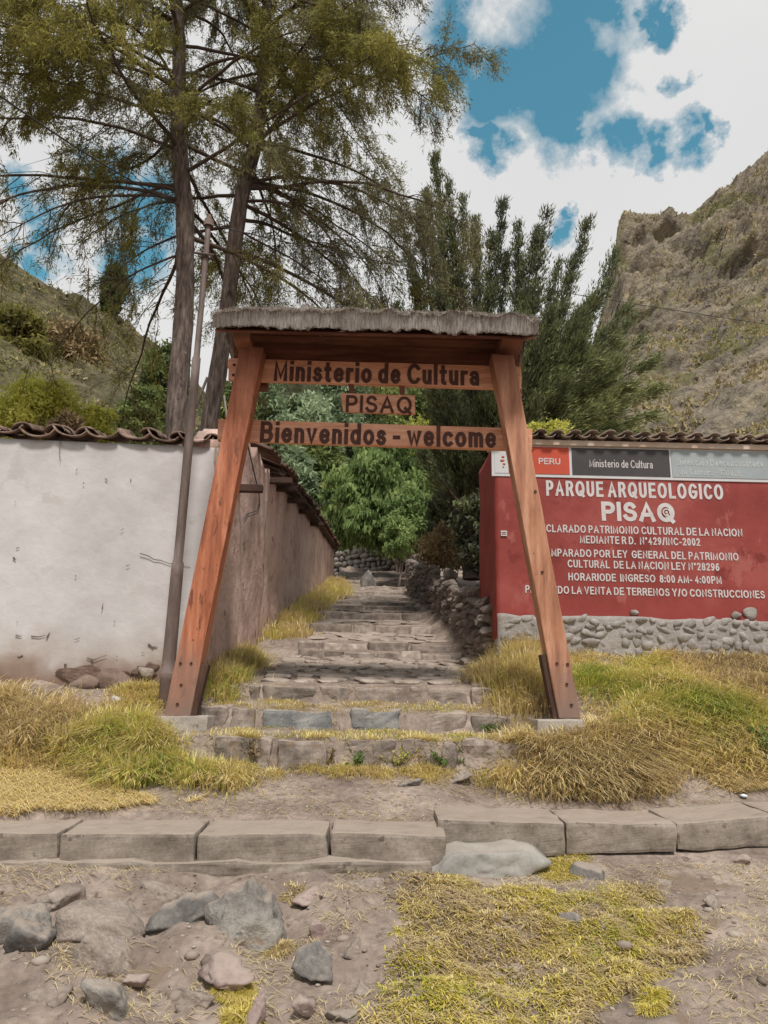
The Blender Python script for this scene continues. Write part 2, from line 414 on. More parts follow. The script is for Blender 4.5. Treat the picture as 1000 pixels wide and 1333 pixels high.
m_adobe = mat('adobe_plaster', [C((164, 136, 124)), C((190, 160, 147)), C((204, 176, 164))], scale=1.4, bump=.9, bscale=5, dist=.05, fine=.07,
              spots=[(C((134, 108, 94)), 3, .6), (C((190, 172, 160)), 7, .69, (1, 1.6, .5)), (C((120, 96, 82)), 14, .70)])
m_adb = mat('exposed_brown_adobe', [C((84, 66, 56)), C((112, 90, 78)), C((128, 106, 94))], scale=7, bump=1, bscale=22, dist=.03, fine=.15)
m_brst = mat('brown_field_stone', [C((100, 82, 72)), C((124, 104, 92)), C((140, 120, 108))], scale=6, bump=.6, bscale=22, dist=.02, fine=.12)
m_earth = mat('earth_core', [C((70, 58, 50)), C((100, 84, 72))], scale=6, bump=.8, bscale=16, dist=.04)
m_red = mat('red_wall_paint', [C((126, 52, 46)), C((138, 60, 54)), C((150, 74, 67))], scale=1.8, bump=.3, bscale=14, dist=.01, fine=.03, rough=.6,
            spots=[(C((154, 84, 76)), 4, .60, (1, 1, .5)), (C((118, 46, 40)), 2.2, .60), (C((176, 120, 110)), 19, .70)], mask=[('Z', 2.86, 2.56, C((140, 58, 52)), .35)])
m_redp = mat('faded_red_paint', [C((130, 48, 43)), C((148, 66, 58))], scale=2.5, bump=.3, dist=.01, fine=.05, rough=.65, spots=[(C((176, 104, 94)), 4, .66, (1, 1, .4))])
m_orange = mat('orange_red_paint', [C((178, 72, 52)), C((188, 80, 58))], scale=3, bump=.1, dist=.004, rough=.6, fine=.03)
m_black = mat('charcoal_paint', [C((62, 58, 58)), C((72, 68, 68))], scale=3, bump=.1, dist=.004, rough=.6, fine=.04)
m_greyp = mat('washed_out_grey_paint', [C((142, 148, 149)), C((154, 160, 161))], scale=2, bump=.1, dist=.004, rough=.65, fine=.02, spots=[(C((158, 160, 158)), 3, .6)])
m_white = mat('white_paint', [C((186, 184, 184)), C((196, 194, 194))], scale=4, bump=.1, dist=.004, rough=.6, fine=.03)
m_letter = mat('white_letter_paint', [C((184, 176, 174)), C((200, 194, 192))], scale=9, bump=0, rough=.6)
m_faint = mat('faint_letter_paint', [C((158, 162, 162)), C((180, 182, 180))], scale=30, bump=0, lo=.42, hi=.58)
m_mortar = mat('plinth_mortar', [C((138, 130, 124)), C((160, 153, 147))], scale=6, bump=.7, bscale=22, dist=.02, fine=.1)
m_plst = mat('plinth_stone', [C((126, 117, 111)), C((144, 136, 130)), C((162, 154, 148))], scale=8, bump=.6, bscale=30, dist=.015, fine=.14, objrand=.13)
m_tile = mat('weathered_clay_tile', [C((112, 96, 86)), C((142, 124, 112)), C((160, 144, 132))], scale=9, bump=.5, bscale=30, dist=.008, fine=.15, objrand=.18,
             spots=[(C((88, 78, 70)), 8, .6)])
m_tiled = mat('dark_clay_tile', [C((84, 64, 54)), C((112, 88, 76))], scale=9, bump=.5, bscale=30, dist=.008, fine=.15, objrand=.25)
m_cream = mat('cream_render', [C((186, 164, 146)), C((200, 182, 166))], scale=3, bump=.3, dist=.01)
m_pole = mat('weathered_pole_steel', [C((84, 70, 64)), C((106, 91, 84)), C((124, 110, 102))], scale=3, stretch=(3, 3, .6), rough=.6, bump=.15, dist=.003, fine=.1,
             spots=[(C((104, 78, 64)), 7, .64)])
m_poled = mat('dark_pole_base', [C((84, 68, 60)), C((106, 88, 80))], scale=8, rough=.75, bump=.3, dist=.004)
m_eave = mat('dark_eave_wood', [C((58, 44, 38)), C((84, 64, 54))], scale=4, rough=.9, bump=.4, dist=.005)  # dark brown wood for the rafters and eave boards
m_tileb = mat('brown_clay_tile', [C((92, 74, 64)), C((124, 102, 90)), C((146, 124, 110))], scale=9, bump=.5, bscale=30, dist=.008, fine=.15, objrand=.18, spots=[(C((150, 136, 124)), 10, .62)])
m_wire = mat('cable_black', [C((58, 54, 54))], bump=0, rough=.6)
m_bolt = mat('rusty_bolt', [C((66, 40, 30))], bump=0, rough=.6)
m_conc = mat('footing_concrete', [C((142, 132, 122)), C((172, 162, 152))], scale=7, bump=.6, bscale=26, dist=.012, fine=.12, spots=[(C((112, 100, 90)), 7, .62)])
m_paper = mat('white_paper', [C((232, 236, 240))], bump=0)

# ------------------------------------------------------------------ ground
def rowz(row, Y, px=480): return at(px, row, Y).z
RIS = [(6.30, 1003, 963), (6.95, 950, 927), (7.60, 914, 895), (10.2, 858, 849), (10.9, 847, 837), (12.6, 826, 815), (14.8, 809, 798),
       (16.4, 796, 789), (17.6, 788, 784), (19.3, 781, 777), (21.0, 774, 771), (23, 767, 764), (25, 761, 758), (27, 755, 752), (29, 749, 746), (31, 743, 740)]
RISZ = [(Y, rowz(b, Y), rowz(t, Y)) for Y, b, t in RIS]
PY, PZ = [-1200, 0, 2.4, 3.5, 4.85, 5.0, 5.28, 5.42, 5.6, 6.27], [-3, 0, 0, .30, .59, .62, .70, .835, .87, RISZ[0][1]]
for Y, zb, zt in RISZ:
    PY += [Y, Y + .03]; PZ += [zb, zt]
PY += [34, 60, 120, 1500]; PZ += [PZ[-1] + .5, PZ[-1] + 5, PZ[-1] + 9, PZ[-1] + 14]
SY, SZ = [PY[9]] + [r[0] for r in RISZ[1:]], [PZ[9]] + [(r[1] + r[2]) / 2 for r in RISZ[1:]]   # the slope without steps
LY, LZ = [-1200, 0, 2.4, 3.5, 4.85, 5.0, 5.28, 5.42, 6.1, 6.4, 7.2, 8, 12, 30, 60, 120, 1500], [-3, 0, 0, .30, .59, .62, .70, .835, 1.02, 1.22, 1.66, 1.8, 2.5, 6.5, 10, 15, 22]
RY, RZ = [-1200, 0, 2.4, 3.5, 5.0, 5.2, 5.45, 5.72, 6.1, 6.5, 7.4, 8.6, 12, 16, 22, 30, 60, 120, 1500], [-3, 0, 0, .30, .585, .64, .70, .80, .95, 1.22, 1.78, 2.2, 3.1, 3.95, 5.2, 8, 12, 16, 22]
def sstep(a, b, x): t = np.clip((x - a) / (b - a), 0, 1); return t * t * (3 - 2 * t)
def stone_line_x(y): return np.interp(y, [8.9, 21.5], [1.32, .80])
def ground(x, y, noise=True):
    x = np.asarray(x, float); y = np.asarray(y, float); x, y = np.broadcast_arrays(x, y)
    zp = np.interp(y, PY, PZ); zl = np.interp(y, LY, LZ); zr = np.interp(y, RY, RZ)
    xl = np.interp(y, [6.2, 6.9, 7.6, 12], [-1.40, -1.60, -1.40, -1.45])
    xr = np.interp(y, [6.2, 6.9, 7.6, 10, 12, 21, 32], [1.15, 1.22, 1.15, 1.05, .80, .62, .9])
    wl = sstep(0, .35, xl - x); wr = sstep(0, .35, x - xr)
    smooth = np.interp(y, SY, SZ)
    # the narrow strips between steps and walls follow the mean slope
    sl_ = np.where(y > 6.3, smooth + .05, zl); 
    sl_ = np.where(x < -1.75, zl, sl_)
    bank = np.clip((x - xr) / np.maximum(stone_line_x(y) - xr, .15), 0, 1)
    sr_ = np.where(y > 8.7, smooth + .10 + .12 * bank, zr)
    sr_ = np.where((y > 8.7) & (x > stone_line_x(y) + .12), np.maximum(zr, smooth + .15 + .5 * sstep(.12, .6, x - stone_line_x(y))), sr_)
    t = sstep(8.0, 8.8, y); sr_ = np.where((y > 8.0) & (y <= 8.8) & (x < 1.4), zr * (1 - t) + (smooth + .1) * t, sr_)
    z = zp * (1 - wl - wr) + sl_ * wl + sr_ * wr
    z = np.where(y < 6.27, np.where(x > .3, np.interp(y, RY, RZ) * sstep(.3, .8, x) + zp * (1 - sstep(.3, .8, x)), z), z)
    if noise:
        a = np.interp(y, [2, 3.2, 4.7, 5.0, 5.6, 6.2, 9, 40, 100], [.01, .045, .035, .006, .010, .012, .015, .1, .6])
        a = np.where((x < -1.9) | (x > 1.5), np.maximum(a, np.interp(y, [5.8, 6.6], [0, .05])), a)
        z = z + a * fbm(x * 2.1, y * 2.1, 0, 5, .55) + .25 * np.minimum(a, .05) * fbm(x * 13, y * 13, 4, 3)
        rough = sstep(3.0, 3.6, y) * (1 - sstep(4.72, 4.9, y)); lft = 1 - .45 * sstep(0, .6, x)
        z = z + rough * lft * (.045 * ridged(x * 1.9, y * 2.6, 2, 4) * .5 + .022 * fbm(x * 7, y * 7, 9, 4, .6) - .02)
        band = sstep(4.35, 4.55, y) * (1 - sstep(4.80, 4.88, y)) * (1 - sstep(.2, .6, x)); z = z + band * (.05 * ridged(x * 4.3, y * 5.2, 5, 4) * .6 + .03 * fbm(x * 15, y * 15, 7, 3) - .02)
        mm = np.exp(-(((x - .95) / .95) ** 4 + ((y - 3.95) / .75) ** 4)); z = z + mm * (.03 + .045 * ridged(x * 3.1, y * 3.6, 6, 3) * .6 + .03 * fbm(x * 9, y * 9, 2, 3))
        z = z + np.where(y > 60, 1.5 * fbm(x * .02, y * .02, 0, 3), 0)
    return z
def axis(dense0, dense1, step, far, growth=1.13):
    a = list(np.arange(dense0, dense1, step)); s = step; v = a[-1]
    while v < far: s *= growth; v += s; a.append(v)
    s = step; v = a[0]; pre = []
    while v > -far: s *= growth; v -= s; pre.append(v)
    return np.array(pre[::-1] + a)
gx = axis(-3.6, 4.0, .052, 1300); gy = axis(2.9, 11.5, .045, 1300)
ex = []
for Y, _, _ in RISZ: ex += [Y - .004, Y + .034]
gy = np.unique(np.concatenate([gy, ex]))
X, Yg = np.meshgrid(gx, gy)
Z = ground(X, Yg)
nx, ny = len(gx), len(gy)
idx = np.arange(nx * ny).reshape(ny, nx)
GF = np.stack([idx[:-1, :-1], idx[:-1, 1:], idx[1:, 1:], idx[1:, :-1]], -1).reshape(-1, 4)
go = put('ground', np.stack([X, Yg, Z], -1).reshape(-1, 3), GF, m_dirt, smooth=True); props(go, kind='structure')
def gpt(px, py):
    """point of the ground seen at a pixel"""
    d = np.array(raydir(px, py)); t = np.linspace(2.2, 60, 6000)
    P = EYEn + d * t[:, None]; g = ground(P[:, 0], P[:, 1], False)
    k = np.argmax(P[:, 2] <= g) if (P[:, 2] <= g).any() else len(t) - 1
    return Vector(P[k])

# ------------------------------------------------------------------ steps
path = bpy.data.objects.new('stone_path', None); setup(path, None, (0, 6.3, 1.1)); props(path, kind='structure')
def step_row(Y, zt, zb, segs, seed, m=m_step, deep=.26, over=.02, mats=None):
    r = random.Random(seed)
    for i, (a, b) in enumerate(segs):
        xa, xb = at(a, 900, Y).x, at(b, 900, Y).x
        g = .008
        dz = r.uniform(-.012, .012); dy = r.uniform(-.035, .02); h0 = r.uniform(-.01, .012)
        V = []
        for (zz, o) in ((zb - .09, .0), (zt + dz, .012)):
            j_ = .020 if Y < 8 else .012
            V += [(xa + g + r.uniform(0, j_), Y - over + dy + r.uniform(-j_, j_) + o, zz + h0 * (zz > zb)), (xb - g - r.uniform(0, j_), Y - over + dy + r.uniform(-j_, j_) + o, zz + (r.uniform(-j_, j_)) * (zz > zb)),
                  (xb - g, Y + deep + dy, zz + .01 * (zz > zb)), (xa + g, Y + deep + dy, zz + .01 * (zz > zb))]
        hexa('step_stone', V, (mats or {}).get(i, m), path, bevel=min(.038, (zt - zb) * .2), cuts=4 if Y < 9 else 1, wob=.026 if Y < 9 else .02, seed=seed + i * 3.1)
step_row(6.30, RISZ[0][2], RISZ[0][1], [(283, 338), (340, 362), (363, 432), (434, 520), (521, 572), (573, 598), (599, 672)], 1)
step_row(6.95, RISZ[1][2], RISZ[1][1], [(262, 300), (302, 336), (342, 438), (456, 524), (548, 610), (612, 668)], 2, mats={2: m_slate, 3: m_slate})
step_row(7.60, RISZ[2][2], RISZ[2][1], [(322, 341), (342, 412), (413, 458), (459, 530), (531, 552), (553, 610), (611, 655)], 3)
rs = random.Random(4)
for k, (Y, a, b) in enumerate([(10.2, 384, 602), (10.9, 384, 596), (12.6, 398, 562), (14.8, 404, 550), (16.4, 413, 541), (17.6, 418, 536), (19.3, 424, 530), (21.0, 428, 528),
                (23, 436, 526), (25, 438, 524), (27, 440, 520), (29, 440, 516), (31, 440, 508)]):
    x = a; segs = []
    wmin, wmax = (26, 62) if Y < 17 else (20, 40)
    while x < b - 8:
        w = min(rs.uniform(wmin, wmax), b - x); segs.append((x, x + w)); x += w
    zi = 3 + k
    step_row(Y, RISZ[zi][2] + .01, RISZ[zi][1], segs, 20 + k, deep=.3, mats={i: (m_cobble if rs.random() < .4 else m_step) for i in range(len(segs))})
# cobbled treads: flat stones set into the earth
COB = [rock_vf(400 + k, 1, (1, 1, 1), planes=9, noise=.1) for k in range(10)]
COBM = []
for V, F in COB:
    V = V * np.array([.5, .5, .5]) / np.abs(V).max(0)
    V[:, 2] = np.clip(V[:, 2] * 1.3, -.4, .26); me = mesh_from('paving_stone', V, F); me.materials.append(m_cobble); COBM.append(me)
def pave(y0, y1, x0, x1, cell, seed):
    r = random.Random(seed); y = y0; n = 0
    while y < y1:
        dy = cell * r.uniform(.75, 1.05); x = x0 + r.uniform(-.05, .05)
        while x < x1:
            w = cell * r.uniform(.8, 2.0)
            if r.random() < .95:
                o = bpy.data.objects.new('paving_stone', COBM[r.randrange(10)]); cx, cy = x + w / 2, y + dy / 2 + r.uniform(-.02, .02)
                setup(o, path, (cx, cy, float(ground(cx, cy)) + r.uniform(-.006, .020))); o.rotation_euler = (r.uniform(-.05, .05) + .17, r.uniform(-.06, .06), r.uniform(-.35, .35))
                o.scale = (w * 1.0, dy * 1.08, r.uniform(.06, .10)); n += 1
            x += w
        y += dy
    return n
nc = pave(7.86, 10.1, -1.28, 1.12, .19, 5)
nc += pave(11.2, 12.5, -1.2, .72, .26, 6); nc += pave(12.9, 14.6, -1.3, .66, .34, 7); nc += pave(15.1, 16.3, -1.3, .6, .36, 8)
print('paving stones', nc)

# ------------------------------------------------------------------ kerb
kerb = bpy.data.objects.new('kerb', None); setup(kerb, None, (0, 5, .66)); props(kerb, kind='structure')
def kblock(a, b, ta, tb, ba, bb, Ya, Yb, depth, seed, rise=.025):
    A0, B0, A1, B1 = at(a, ba, Ya), at(b, bb, Yb), at(a, ta, Ya + .012), at(b, tb, Yb + .012)
    A0.z -= .04; B0.z -= .04
    dv = Vector((0, depth, 0))
    V = [A0, B0, B0 + dv, A0 + dv, A1, B1, B1 + dv + Vector((0, 0, rise)), A1 + dv + Vector((0, 0, rise))]
    hexa('kerb_block', V, m_kerb, kerb, bevel=.020, cuts=9, wob=.011, seed=seed)
kblock(-130, -62, 1088, 1087, 1124, 1123, 4.95, 4.95, .42, 1)
kblock(-60, 75, 1086, 1084, 1123, 1122, 4.93, 4.96, .42, 2)
kblock(78, 253, 1085, 1086, 1121, 1120, 4.94, 4.94, .43, 3)
kblock(256, 426, 1086, 1085, 1119, 1117, 4.96, 4.98, .50, 4)
kblock(430, 582, 1084, 1088, 1118, 1118, 4.99, 4.97, .52, 5)
kblock(570, 736, 1067, 1072, 1108, 1106, 5.22, 5.24, .52, 6)
kblock(737, 880, 1071, 1073, 1106, 1100, 5.26, 5.30, .52, 7, .02)
kblock(881, 1012, 1072, 1062, 1100, 1094, 5.32, 5.45, .54, 8, .02)
kblock(1014, 1150, 1062, 1056, 1094, 1088, 5.46, 5.6, .54, 10, .02)
kblock(905, 1110, 1053, 1049, 1064, 1060, 5.86, 5.98, .40, 9, .0)
# rough concrete footing under the near kerb
V8 = []
for z_ in (0, 1):
    for (px, dy) in ((-140, 0), (560, 0), (560, .35), (-140, .35)):
        q = at(px, 1123 if z_ else 1146, 4.88); V8.append((q.x, 4.875 + dy, q.z - (0 if z_ else .05)))
hexa('footing', V8, m_kerb, kerb, bevel=.01, cuts=24, wob=.022, seed=3)

# ------------------------------------------------------------------ generic long wall with a rough face
def wall_mesh(p0, p1, zb, zt, thick, nu, nv, amp=.012, fs=1.6, seed=0, edge=0.0):
    """vertical wall on the line p0->p1, visible face on the right hand of that direction"""
    p0, p1 = np.array(p0, float), np.array(p1, float); d = p1 - p0; Ln = np.linalg.norm(d); d = d / Ln
    nrm = np.array([d[1], -d[0]])
    u = np.linspace(0, 1, nu + 1); v = np.linspace(0, 1, nv + 1)
    ZB = np.array([zb(t * Ln) for t in u]); ZT = np.array([zt(t * Ln) for t in u])
    U, Vv = np.meshgrid(u, v)
    zz = ZB[None] + (ZT - ZB)[None] * Vv
    bx = p0[0] + d[0] * Ln * U; by = p0[1] + d[1] * Ln * U
    n = amp * fbm(U * Ln * fs + seed, zz * fs, seed, 4)
    zz = zz + edge * (Vv ** 6) * fbm(U * Ln * 3, seed + 0 * U, 0, 3)
    FV = np.stack([bx + nrm[0] * n, by + nrm[1] * n, zz], -1)
    BV = np.stack([bx - nrm[0] * thick, by - nrm[1] * thick, zz], -1)
    k = (nu + 1) * (nv + 1); i = np.arange(k).reshape(nv + 1, nu + 1)
    F = [np.stack([i[:-1, :-1], i[:-1, 1:], i[1:, 1:], i[1:, :-1]], -1).reshape(-1, 4)]
    j = i + k
    F.append(np.stack([j[:-1, 1:], j[:-1, :-1], j[1:, :-1], j[1:, 1:]], -1).reshape(-1, 4))
    F.append(np.stack([i[-1, :-1], i[-1, 1:], j[-1, 1:], j[-1, :-1]], -1))
    F.append(np.stack([i[0, 1:], i[0, :-1], j[0, :-1], j[0, 1:]], -1))
    F.append(np.stack([j[:-1, 0], i[:-1, 0], i[1:, 0], j[1:, 0]], -1))
    F.append(np.stack([i[:-1, -1], j[:-1, -1], j[1:, -1], i[1:, -1]], -1))
    return np.concatenate([FV.reshape(-1, 3), BV.reshape(-1, 3)]), np.concatenate(F)
def tile_mesh(name, width, sag, length, t, m, up=False, seg=8, taper=.88):
    """curved clay tile, axis along +y, open end at y=0"""
    V = []; F = []
    for iy, (y, s) in enumerate(((0, 1), (length, taper))):
        for layer in (0, 1):
            for k in range(seg + 1):
                a = -1 + 2 * k / seg; x = a * width / 2 * s
                z = sag * s * math.sqrt(max(0, 1 - a * a * .96)) if not up else -sag * s * math.sqrt(max(0, 1 - a * a * .96))
                V.append((x, y, z + (t if layer else 0) + (0 if not iy else 0)))
    n = seg + 1
    o = lambda iy, l, k: (iy * 2 + l) * n + k
    for k in range(seg):
        F += [(o(0, 1, k), o(0, 1, k + 1), o(1, 1, k + 1), o(1, 1, k)), (o(0, 0, k + 1), o(0, 0, k), o(1, 0, k), o(1, 0, k + 1)),
              (o(0, 0, k), o(0, 0, k + 1), o(0, 1, k + 1), o(0, 1, k)), (o(1, 0, k + 1), o(1, 0, k), o(1, 1, k), o(1, 1, k + 1))]
    for k in (0, seg):
        F.append((o(0, 0, k), o(0, 1, k), o(1, 1, k), o(1, 0, k)) if k == 0 else (o(0, 1, k), o(0, 0, k), o(1, 0, k), o(1, 1, k)))
    me = mesh_from(name, V, F); me.polygons.foreach_set('use_smooth', np.ones(len(me.polygons), dtype=bool)); me.materials.append(m)
    return me
def inst(name, me, loc, rot=(0, 0, 0), scale=(1, 1, 1), parent=None):
    o = bpy.data.objects.new(name, me); setup(o, parent, loc); o.rotation_euler = rot; o.scale = scale; return o

# ------------------------------------------------------------------ white wall (left)
cR = at(285, 579, 7.6); cL = at(0, 567, 7.25)
dx = Vector((cR.x - cL.x, cR.y - cL.y)); 
w0 = (cL.x - dx.x * .45, cL.y - dx.y * .45); w1 = (cR.x, cR.y); WLen = math.hypot(w1[0] - w0[0], w1[1] - w0[1])
ztop = lambda s: cL.z + (cR.z - cL.z) * ((s / WLen) * 1.45 - .45)
ww = thing('white_wall', (w1[0] - 1.2, w1[1], 1.7), 'whitewashed plaster wall capped with curved clay tiles left of the gate', 'wall')
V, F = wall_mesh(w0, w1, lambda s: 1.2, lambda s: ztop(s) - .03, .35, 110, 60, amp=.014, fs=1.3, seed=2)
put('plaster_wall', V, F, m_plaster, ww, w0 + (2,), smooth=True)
tm_ch = tile_mesh('roof_tile', .34, .105, .42, .022, m_tileb, up=True)
tm_cv = tile_mesh('roof_tile', .21, .085, .42, .020, m_tileb)
r = random.Random(8); s = .1; per = .318
ang = math.atan2(dx.y, dx.x)
ux, uy = dx.x / dx.length, dx.y / dx.length
while s < WLen - .02:
    for row in (0, 1):
        q = Vector((w0[0] + ux * s, w0[1] + uy * s, ztop(s) + .085)) + Vector((-uy, ux, 0)) * (-.09 + .34 * row) + Vector((0, 0, .09 * row))
        inst('roof_tile', tm_ch, q + Vector((0, 0, r.uniform(-.012, .012))), (.26 + r.uniform(-.05, .05), r.uniform(-.12, .12), ang + r.uniform(-.08, .08)), (1, 1, r.uniform(.85, 1.1)), ww)
        q2 = q + Vector((ux, uy, 0)) * per / 2 + Vector((-uy, ux, 0)) * (.05 + r.uniform(-.03, .03)) + Vector((0, 0, -.045 + r.uniform(-.015, .01)))
        if row or r.random() < .75:
            inst('roof_tile', tm_cv, q2, (.26 + r.uniform(-.05, .05), r.uniform(-.15, .15), ang + r.uniform(-.1, .1)), (1, 1, r.uniform(.8, 1.05)), ww)
    s += per
# bare stones where the plaster has fallen at the foot
def blob(px, py, hw, hh, seed, m, name):
    Yk = 7.28 + .30 * px / 290; q = at(px, py, Yk); k_ = Yk / FPX; V = [tuple(q)]; n = 40; r_ = np.random.default_rng(seed)
    for lay in (0, 1):
        for k in range(n):
            a = 2 * math.pi * k / n; rr_ = 1 + .25 * math.sin(3 * a + seed) + .14 * math.sin(7 * a + seed * 2) + r_.normal(0, .05)
            xx = q.x + hw * k_ * rr_ * math.cos(a); V.append((xx, 7.6 + (xx - w1[0]) * uy_ / ux_ - .022 + .05 * lay, q.z + hh * k_ * rr_ * math.sin(a)))
    V[0] = (q.x, 7.6 + (q.x - w1[0]) * uy_ / ux_ - .026, q.z)
    F = [(0, 1 + (k + 1) % n, 1 + k) for k in range(n)] + [(1 + k, 1 + (k + 1) % n, 1 + n + (k + 1) % n, 1 + n + k) for k in range(n)]
    put(name, V, [f[::-1] for f in F], m, ww, q)
ux_, uy_ = dx.x / dx.length, dx.y / dx.length
blob(124, 889, 46, 20, 1, m_adb, 'exposed_adobe'); blob(190, 874, 14, 10, 5, m_adb, 'exposed_adobe')
for k, (px, py, hw, hh) in enumerate([(110, 889, 18, 11), (148, 886, 20, 13), (128, 900, 12, 6), (152, 903, 14, 6), (96, 903, 10, 6), (190, 876, 9, 9)]):
    Yk = 7.30 + .30 * px / 290; q = at(px, py, Yk); sc = Yk / FPX
    V, F = rock_vf(70 + k, 3, (hw * sc * 1.15, .09, hh * sc * 1.15), planes=9, noise=.05)
    put('stone', V + np.array(q), F, m_brst if k < 5 else m_rubble, ww, q)

# cracks and chips in the plaster
m_crack = mat('plaster_crack', [C((104, 92, 86)), C((128, 116, 108))], scale=20, bump=0)
rc_ = random.Random(77)
def crack(pts, rad):
    P = []
    for px, py in pts:
        q = at(px, py, 7.28 + .30 * px / 290); yy = 7.6 + (q.x - w1[0]) * uy_ / ux_ - .012; P.append((q.x, yy, q.z))
    a = Acc(); a.tube(P, rad, rad * .4, 4); a.build('crack', m_crack, ww, P[0])
crack([(182, 720), (192, 723), (200, 728), (209, 729), (219, 733), (230, 735), (247, 738)], .006)
crack([(112, 856), (122, 859), (130, 855), (138, 853)], .006); crack([(118, 858), (120, 862)], .01)
crack([(40, 828), (50, 829), (58, 827)], .007); crack([(60, 830), (64, 823)], .009); crack([(18, 726), (21, 729)], .011); crack([(192, 838), (197, 842), (204, 842)], .010)
crack([(132, 793), (134, 784)], .005); crack([(22, 714), (26, 713)], .006); crack([(80, 575), (79, 590), (80, 602)], .005); crack([(84, 864), (85, 872)], .014)
for _ in range(16):
    x_, y_ = rc_.uniform(5, 200), rc_.uniform(600, 870); dx_, dy_ = rc_.uniform(-5, 5), rc_.uniform(-3, 3)
    crack([(x_, y_), (x_ + dx_, y_ + dy_), (x_ + dx_ * 1.6, y_ + dy_ * .6)], rc_.uniform(.003, .008))

# ------------------------------------------------------------------ adobe wall along the path
XA = cR.x
TY, TZ = [7.6, 8.3, 9.2, 10.3, 10.8, 11.4, 15.4, 20, 26], [cR.z - .05, 4.62, 4.86, 5.02, 5.05, 5.22, 5.78, 6.35, 7.02]
aw = thing('adobe_wall', (XA - .2, 16, 3.2), 'long brown adobe wall with dark roof tiles climbing beside the steps', 'wall')
zt1 = lambda s: float(np.interp(7.6 + s, TY, TZ))
V, F = wall_mesh((XA, 7.605), (XA, 11.0), lambda s: 1.4, zt1, .40, 60, 44, amp=.03, fs=1.5, seed=5, edge=.10)
put('adobe_section', V, F, m_adobe, aw, (XA, 9, 3), smooth=True)
V, F = wall_mesh((XA - .05, 11.003), (XA + .0, 19.0), lambda s: 2.0, lambda s: float(np.interp(11 + s, TY, TZ)) - .12, .40, 80, 34, amp=.035, fs=1.1, seed=9, edge=.06)
put('adobe_section', V, F, m_adobe, aw, (XA, 14, 3), smooth=True)
V, F = wall_mesh((XA - .0, 19.003), (XA + .06, 26.2), lambda s: 3.6, lambda s: float(np.interp(19 + s, TY, TZ)) - .12, .40, 60, 24, amp=.035, fs=1.1, seed=12, edge=.06)
put('adobe_section', V, F, m_adobe, aw, (XA, 22, 4), smooth=True)
tm_s = tile_mesh('roof_tile', .19, .07, .46, .016, m_tiled)
tm_su = tile_mesh('roof_tile', .19, .07, .46, .016, m_tiled, up=True)
y = 11.0; r = random.Random(3)
while y < 26.3:
    z = float(np.interp(y, TY, TZ))
    inst('roof_tile', tm_s, (XA + .20 + r.uniform(-.04, .05), y, z + r.uniform(-.02, .02)), (.36, r.uniform(-.1, .1), math.radians(90) + r.uniform(-.09, .09)), (1, 1.5, 1), aw)
    inst('roof_tile', tm_su, (XA + .17 + r.uniform(-.03, .03), y + .1, z - .0), (.36, r.uniform(-.1, .1), math.radians(90) + r.uniform(-.09, .09)), (1, 1.5, 1), aw)
    y += .2
# fallen-in edge of the first section, with rafter ends and a board under the tiles
for k, (y, z, l) in enumerate([(8.75, 4.12, .24), (11.05, 4.92, .3), (12.1, 5.1, .24), (13.6, 5.3, .25), (15.6, 5.6, .25), (18, 5.9, .25)]):
    hexa('rafter', box8((XA + l / 2 - .08, y, z), (l + .3, .10, .09)), m_eave, aw, bevel=.008)
for (ya, yb) in ((11.0, 14.8), (14.82, 19.4), (19.42, 26.2)):
    za, zb = float(np.interp(ya, TY, TZ)) - .055, float(np.interp(yb, TY, TZ)) - .055
    hexa('eave_board', [(XA + .03, ya, za - .02), (XA + .20, ya, za - .05), (XA + .20, yb, zb - .05), (XA + .03, yb, zb - .02),
                        (XA + .03, ya, za + .012), (XA + .20, ya, za - .02), (XA + .20, yb, zb - .02), (XA + .03, yb, zb + .012)], m_eave, aw, bevel=.004)
for k, (y, z) in enumerate([(9.95, 4.98), (10.3, 5.06), (10.65, 5.1)]):
    inst('roof_tile', tm_s, (XA + .20, y, z), (.4, .1 * k, math.radians(90)), (1.2, 1, 1), aw)
# loop of cable hanging on the adobe face
for off in (0, .03):
    a = Acc(); pts = []
    for px, py in [(323, 580), (330, 610), (337, 640), (338, 655), (334, 665), (322, 669), (318, 676)]:
        q = at(px, py, 8.6); t = (XA + .04 + off * .3 - EYE.x) / (q.x - EYE.x); p = EYE + (q - EYE) * t; pts.append((p.x, p.y + off, p.z - off))
    a.tube(pts, .006, .006, 5); o = a.build('hanging_cable', m_wire, None, pts[0])
    props(o, 'dark cable looping down the brown adobe wall, ' + ('the inner of two strands' if off else 'the outer of two strands'), 'cable', group='cables looping on the adobe wall')

